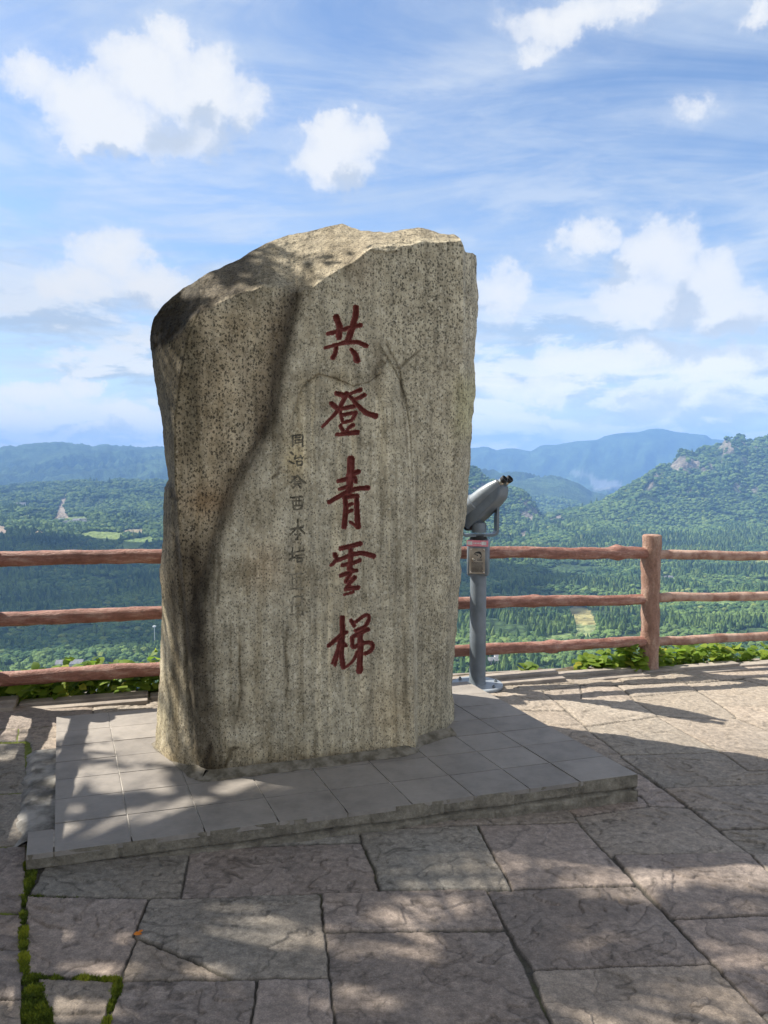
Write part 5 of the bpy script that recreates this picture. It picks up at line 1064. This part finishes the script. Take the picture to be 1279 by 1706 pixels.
for (c_, rad, n_) in clusters[::2]:
    hub = min(hubs, key=lambda h_: (h_ - c_).length); mid_ = hub.lerp(c_, .5) + Vector((0, 0, .06)); mb.tube([hub, mid_, c_], [.022, .014, .006], 5)
adopt(mb.build("trunk", m_bark, None, True), tree)

# ------------------------------------------------------------------ houses and mast down in the valley
m_wall = mottled("pale_render", (.50, .50, .48), (.64, .63, .60), .3, .9); m_roof = mottled("grey_tile_roof", (.11, .115, .125), (.19, .195, .205), .5, .85); m_win = mottled("dark_window", (.03, .035, .045), (.06, .065, .075), 2, .3)
m_wood = mottled("brown_roof", (.17, .12, .09), (.24, .17, .13), .5, .85)
def house(u_, v_, w_, d3, h_, rz, label, roof_m, flat=False, group=None, detail=True):
    P3 = terrain_hit(u_, v_); root = empty("house", (P3.x, P3.y, P3.z), rz, label, "house", group)
    wl = MB().box((0, 0, h_ / 2 - 1.5), (w_, d3, h_ + 3)).build("wall", m_wall, root)
    mb = MB()
    if flat: mb.box((0, 0, h_ + .3), (w_ + .8, d3 + .8, .7))
    else:
        rh = d3 * .32; a_, b2 = w_ / 2 + .6, d3 / 2 + .8; vs = [mb.b.verts.new(q2) for q2 in ((-a_, -b2, h_ - .1), (a_, -b2, h_ - .1), (a_, b2, h_ - .1), (-a_, b2, h_ - .1), (-a_, 0, h_ + rh), (a_, 0, h_ + rh))]
        for f3 in ((0, 1, 5, 4), (2, 3, 4, 5), (0, 4, 3), (1, 2, 5), (3, 2, 1, 0)): mb.b.faces.new([vs[i] for i in f3])
    mb.build("roof", roof_m, root)
    if detail:
        nfl = max(1, int(h_ // 3.2)); nw = max(2, int(w_ // 4))
        for f3 in range(nfl):
            for i in range(nw): MB().box((-w_ / 2 + (i + .5) * w_ / nw, -d3 / 2 - .02, 1.7 + f3 * 3.2), (1.5, .12, 1.5)).build("window", m_win, root)
    return root
HS = [(158, 1150, 20, 10, 11, .1, "flat white block with rows of windows at the forest foot on the left", m_wall, True), (20, 1160, 26, 11, 5, .3, "long low grey-roofed house at the far left of the village", m_roof, False), (60, 1172, 18, 9, 5, -.2, "grey-roofed village house seen through the yellow weeds", m_roof, False),
      (95, 1150, 24, 9, 4.5, .25, "long grey-roofed farm building beside the pale village road", m_roof, False), (120, 1158, 12, 8, 5, .5, "small brown-roofed house in front of the long farm building", m_wood, False), (38, 1148, 14, 9, 6, .0, "two-storey pale house behind the long low house of the village", m_roof, False), (185, 1160, 16, 9, 5, -.3, "grey-roofed house at the right end of the village beside the carved rock", m_roof, False),
      (108, 1112, 26, 10, 5, .1, "grey-roofed hall among the trees above the lowest left rail", m_roof, False),
      (842, 1099, 16, 9, 4, .1, "white walled grey-roofed shed in the trees under the lowest rail right of the binoculars", m_roof, False), (822, 1106, 10, 7, 4, .1, "small pale house just left of the white walled shed", m_roof, False),
      (1115, 968, 20, 11, 6, .2, "pale house in the clearing right of the fence post", m_roof, False)]
for h_ in HS: house(*h_)
for k, (u_, v_, w_) in enumerate(((92, 872, 26), (101, 870, 22), (110, 873, 24), (126, 871, 22), (135, 869, 26), (34, 843, 34), (142, 873, 20))):
    house(u_, v_, w_, 15, 9, .15 * (k - 3), ["small white house at the left end of the hamlet under the bare strip", "second white house of the hamlet under the bare strip", "white house in the middle of the hamlet under the bare strip", "white house right of the gap in the hillside hamlet", "large white house near the right end of the hillside hamlet", "lone white house on the far left hillside", "rightmost small white house of the hillside hamlet"][k], m_roof, k % 2 == 0, "white houses of the hillside hamlet", False)
P3 = terrain_hit(252, 1076); mast = empty("light_mast", (P3.x, P3.y, P3.z), 0, "tall pale mast with a lamp ring standing in the forest left of the carved rock", "mast")
m_mast = mottled("galvanised_steel", (.55, .57, .58), (.68, .70, .70), 2, .5); sc3 = P3.y / FPX; mh = 34 * sc3
mb = MB(); mb.tube([(0, 0, -2), (0, 0, mh)], [.55, .32], 10); mb.build("mast_pole", m_mast, mast)
mb = MB(); mb.lathe([(.6, mh - 1.6), (2.0, mh - 1.2), (2.0, mh), (.6, mh + .5)], (0, 0, 0), 12); mb.build("lamp_ring", m_mast, mast)

# ------------------------------------------------------------------ a cumulus high to the left (outside the frame) shades part of the valley
bm = bmesh.new(); bmesh.ops.create_icosphere(bm, subdivisions=5, radius=1.0)
for v3 in bm.verts:
    n3 = float(fbm(v3.co.x * 1.6, v3.co.y * 1.6, v3.co.z * 1.6 + 3, 5, .55)); k_ = 1 + .42 * n3; v3.co = Vector((v3.co.x * 900 * k_, v3.co.y * 620 * k_, (v3.co.z if v3.co.z > 0 else v3.co.z * .35) * 260 * k_))
me = bpy.data.meshes.new("cloud"); bm.to_mesh(me); bm.free()
m_cl, nt, b = new_mat("cloud_white", 1.0, 0.0); b.inputs['Base Color'].default_value = (.9, .9, .9, 1)
cl_o = link("cloud", me, m_cl, None, True); CT = Vector((-620, 1500, -220)) + Vector(SH) * 2200
cl_o.location = CT; tag(cl_o, kind='structure')

# ------------------------------------------------------------------ haze: the air between the terrace and the far mountains
HZ_TOP = max(430.0, float(Zg.max()) + 25)
mb = MB(); mb.box((0, 6500, (HZ_TOP + HAZE_LOW) / 2), (36000, 15000, HZ_TOP - HAZE_LOW))
m_hz = bpy.data.materials.new("valley_air"); m_hz.use_nodes = True; hn = NT(m_hz.node_tree); hn.n.clear()
vol = hn.node('ShaderNodeVolumePrincipled', {'Color': (.26, .50, .97, 1), 'Density': 1.2e-4, 'Anisotropy': 0.0}); ho = hn.node('ShaderNodeOutputMaterial'); hn.l.new(vol.outputs[0], ho.inputs['Volume'])
hz_o = mb.build("haze", m_hz); tag(hz_o, "blue haze filling the valley out to the far mountains", "haze", None, 'stuff')
print("terrain min", Zg.min(), "max", Zg.max())
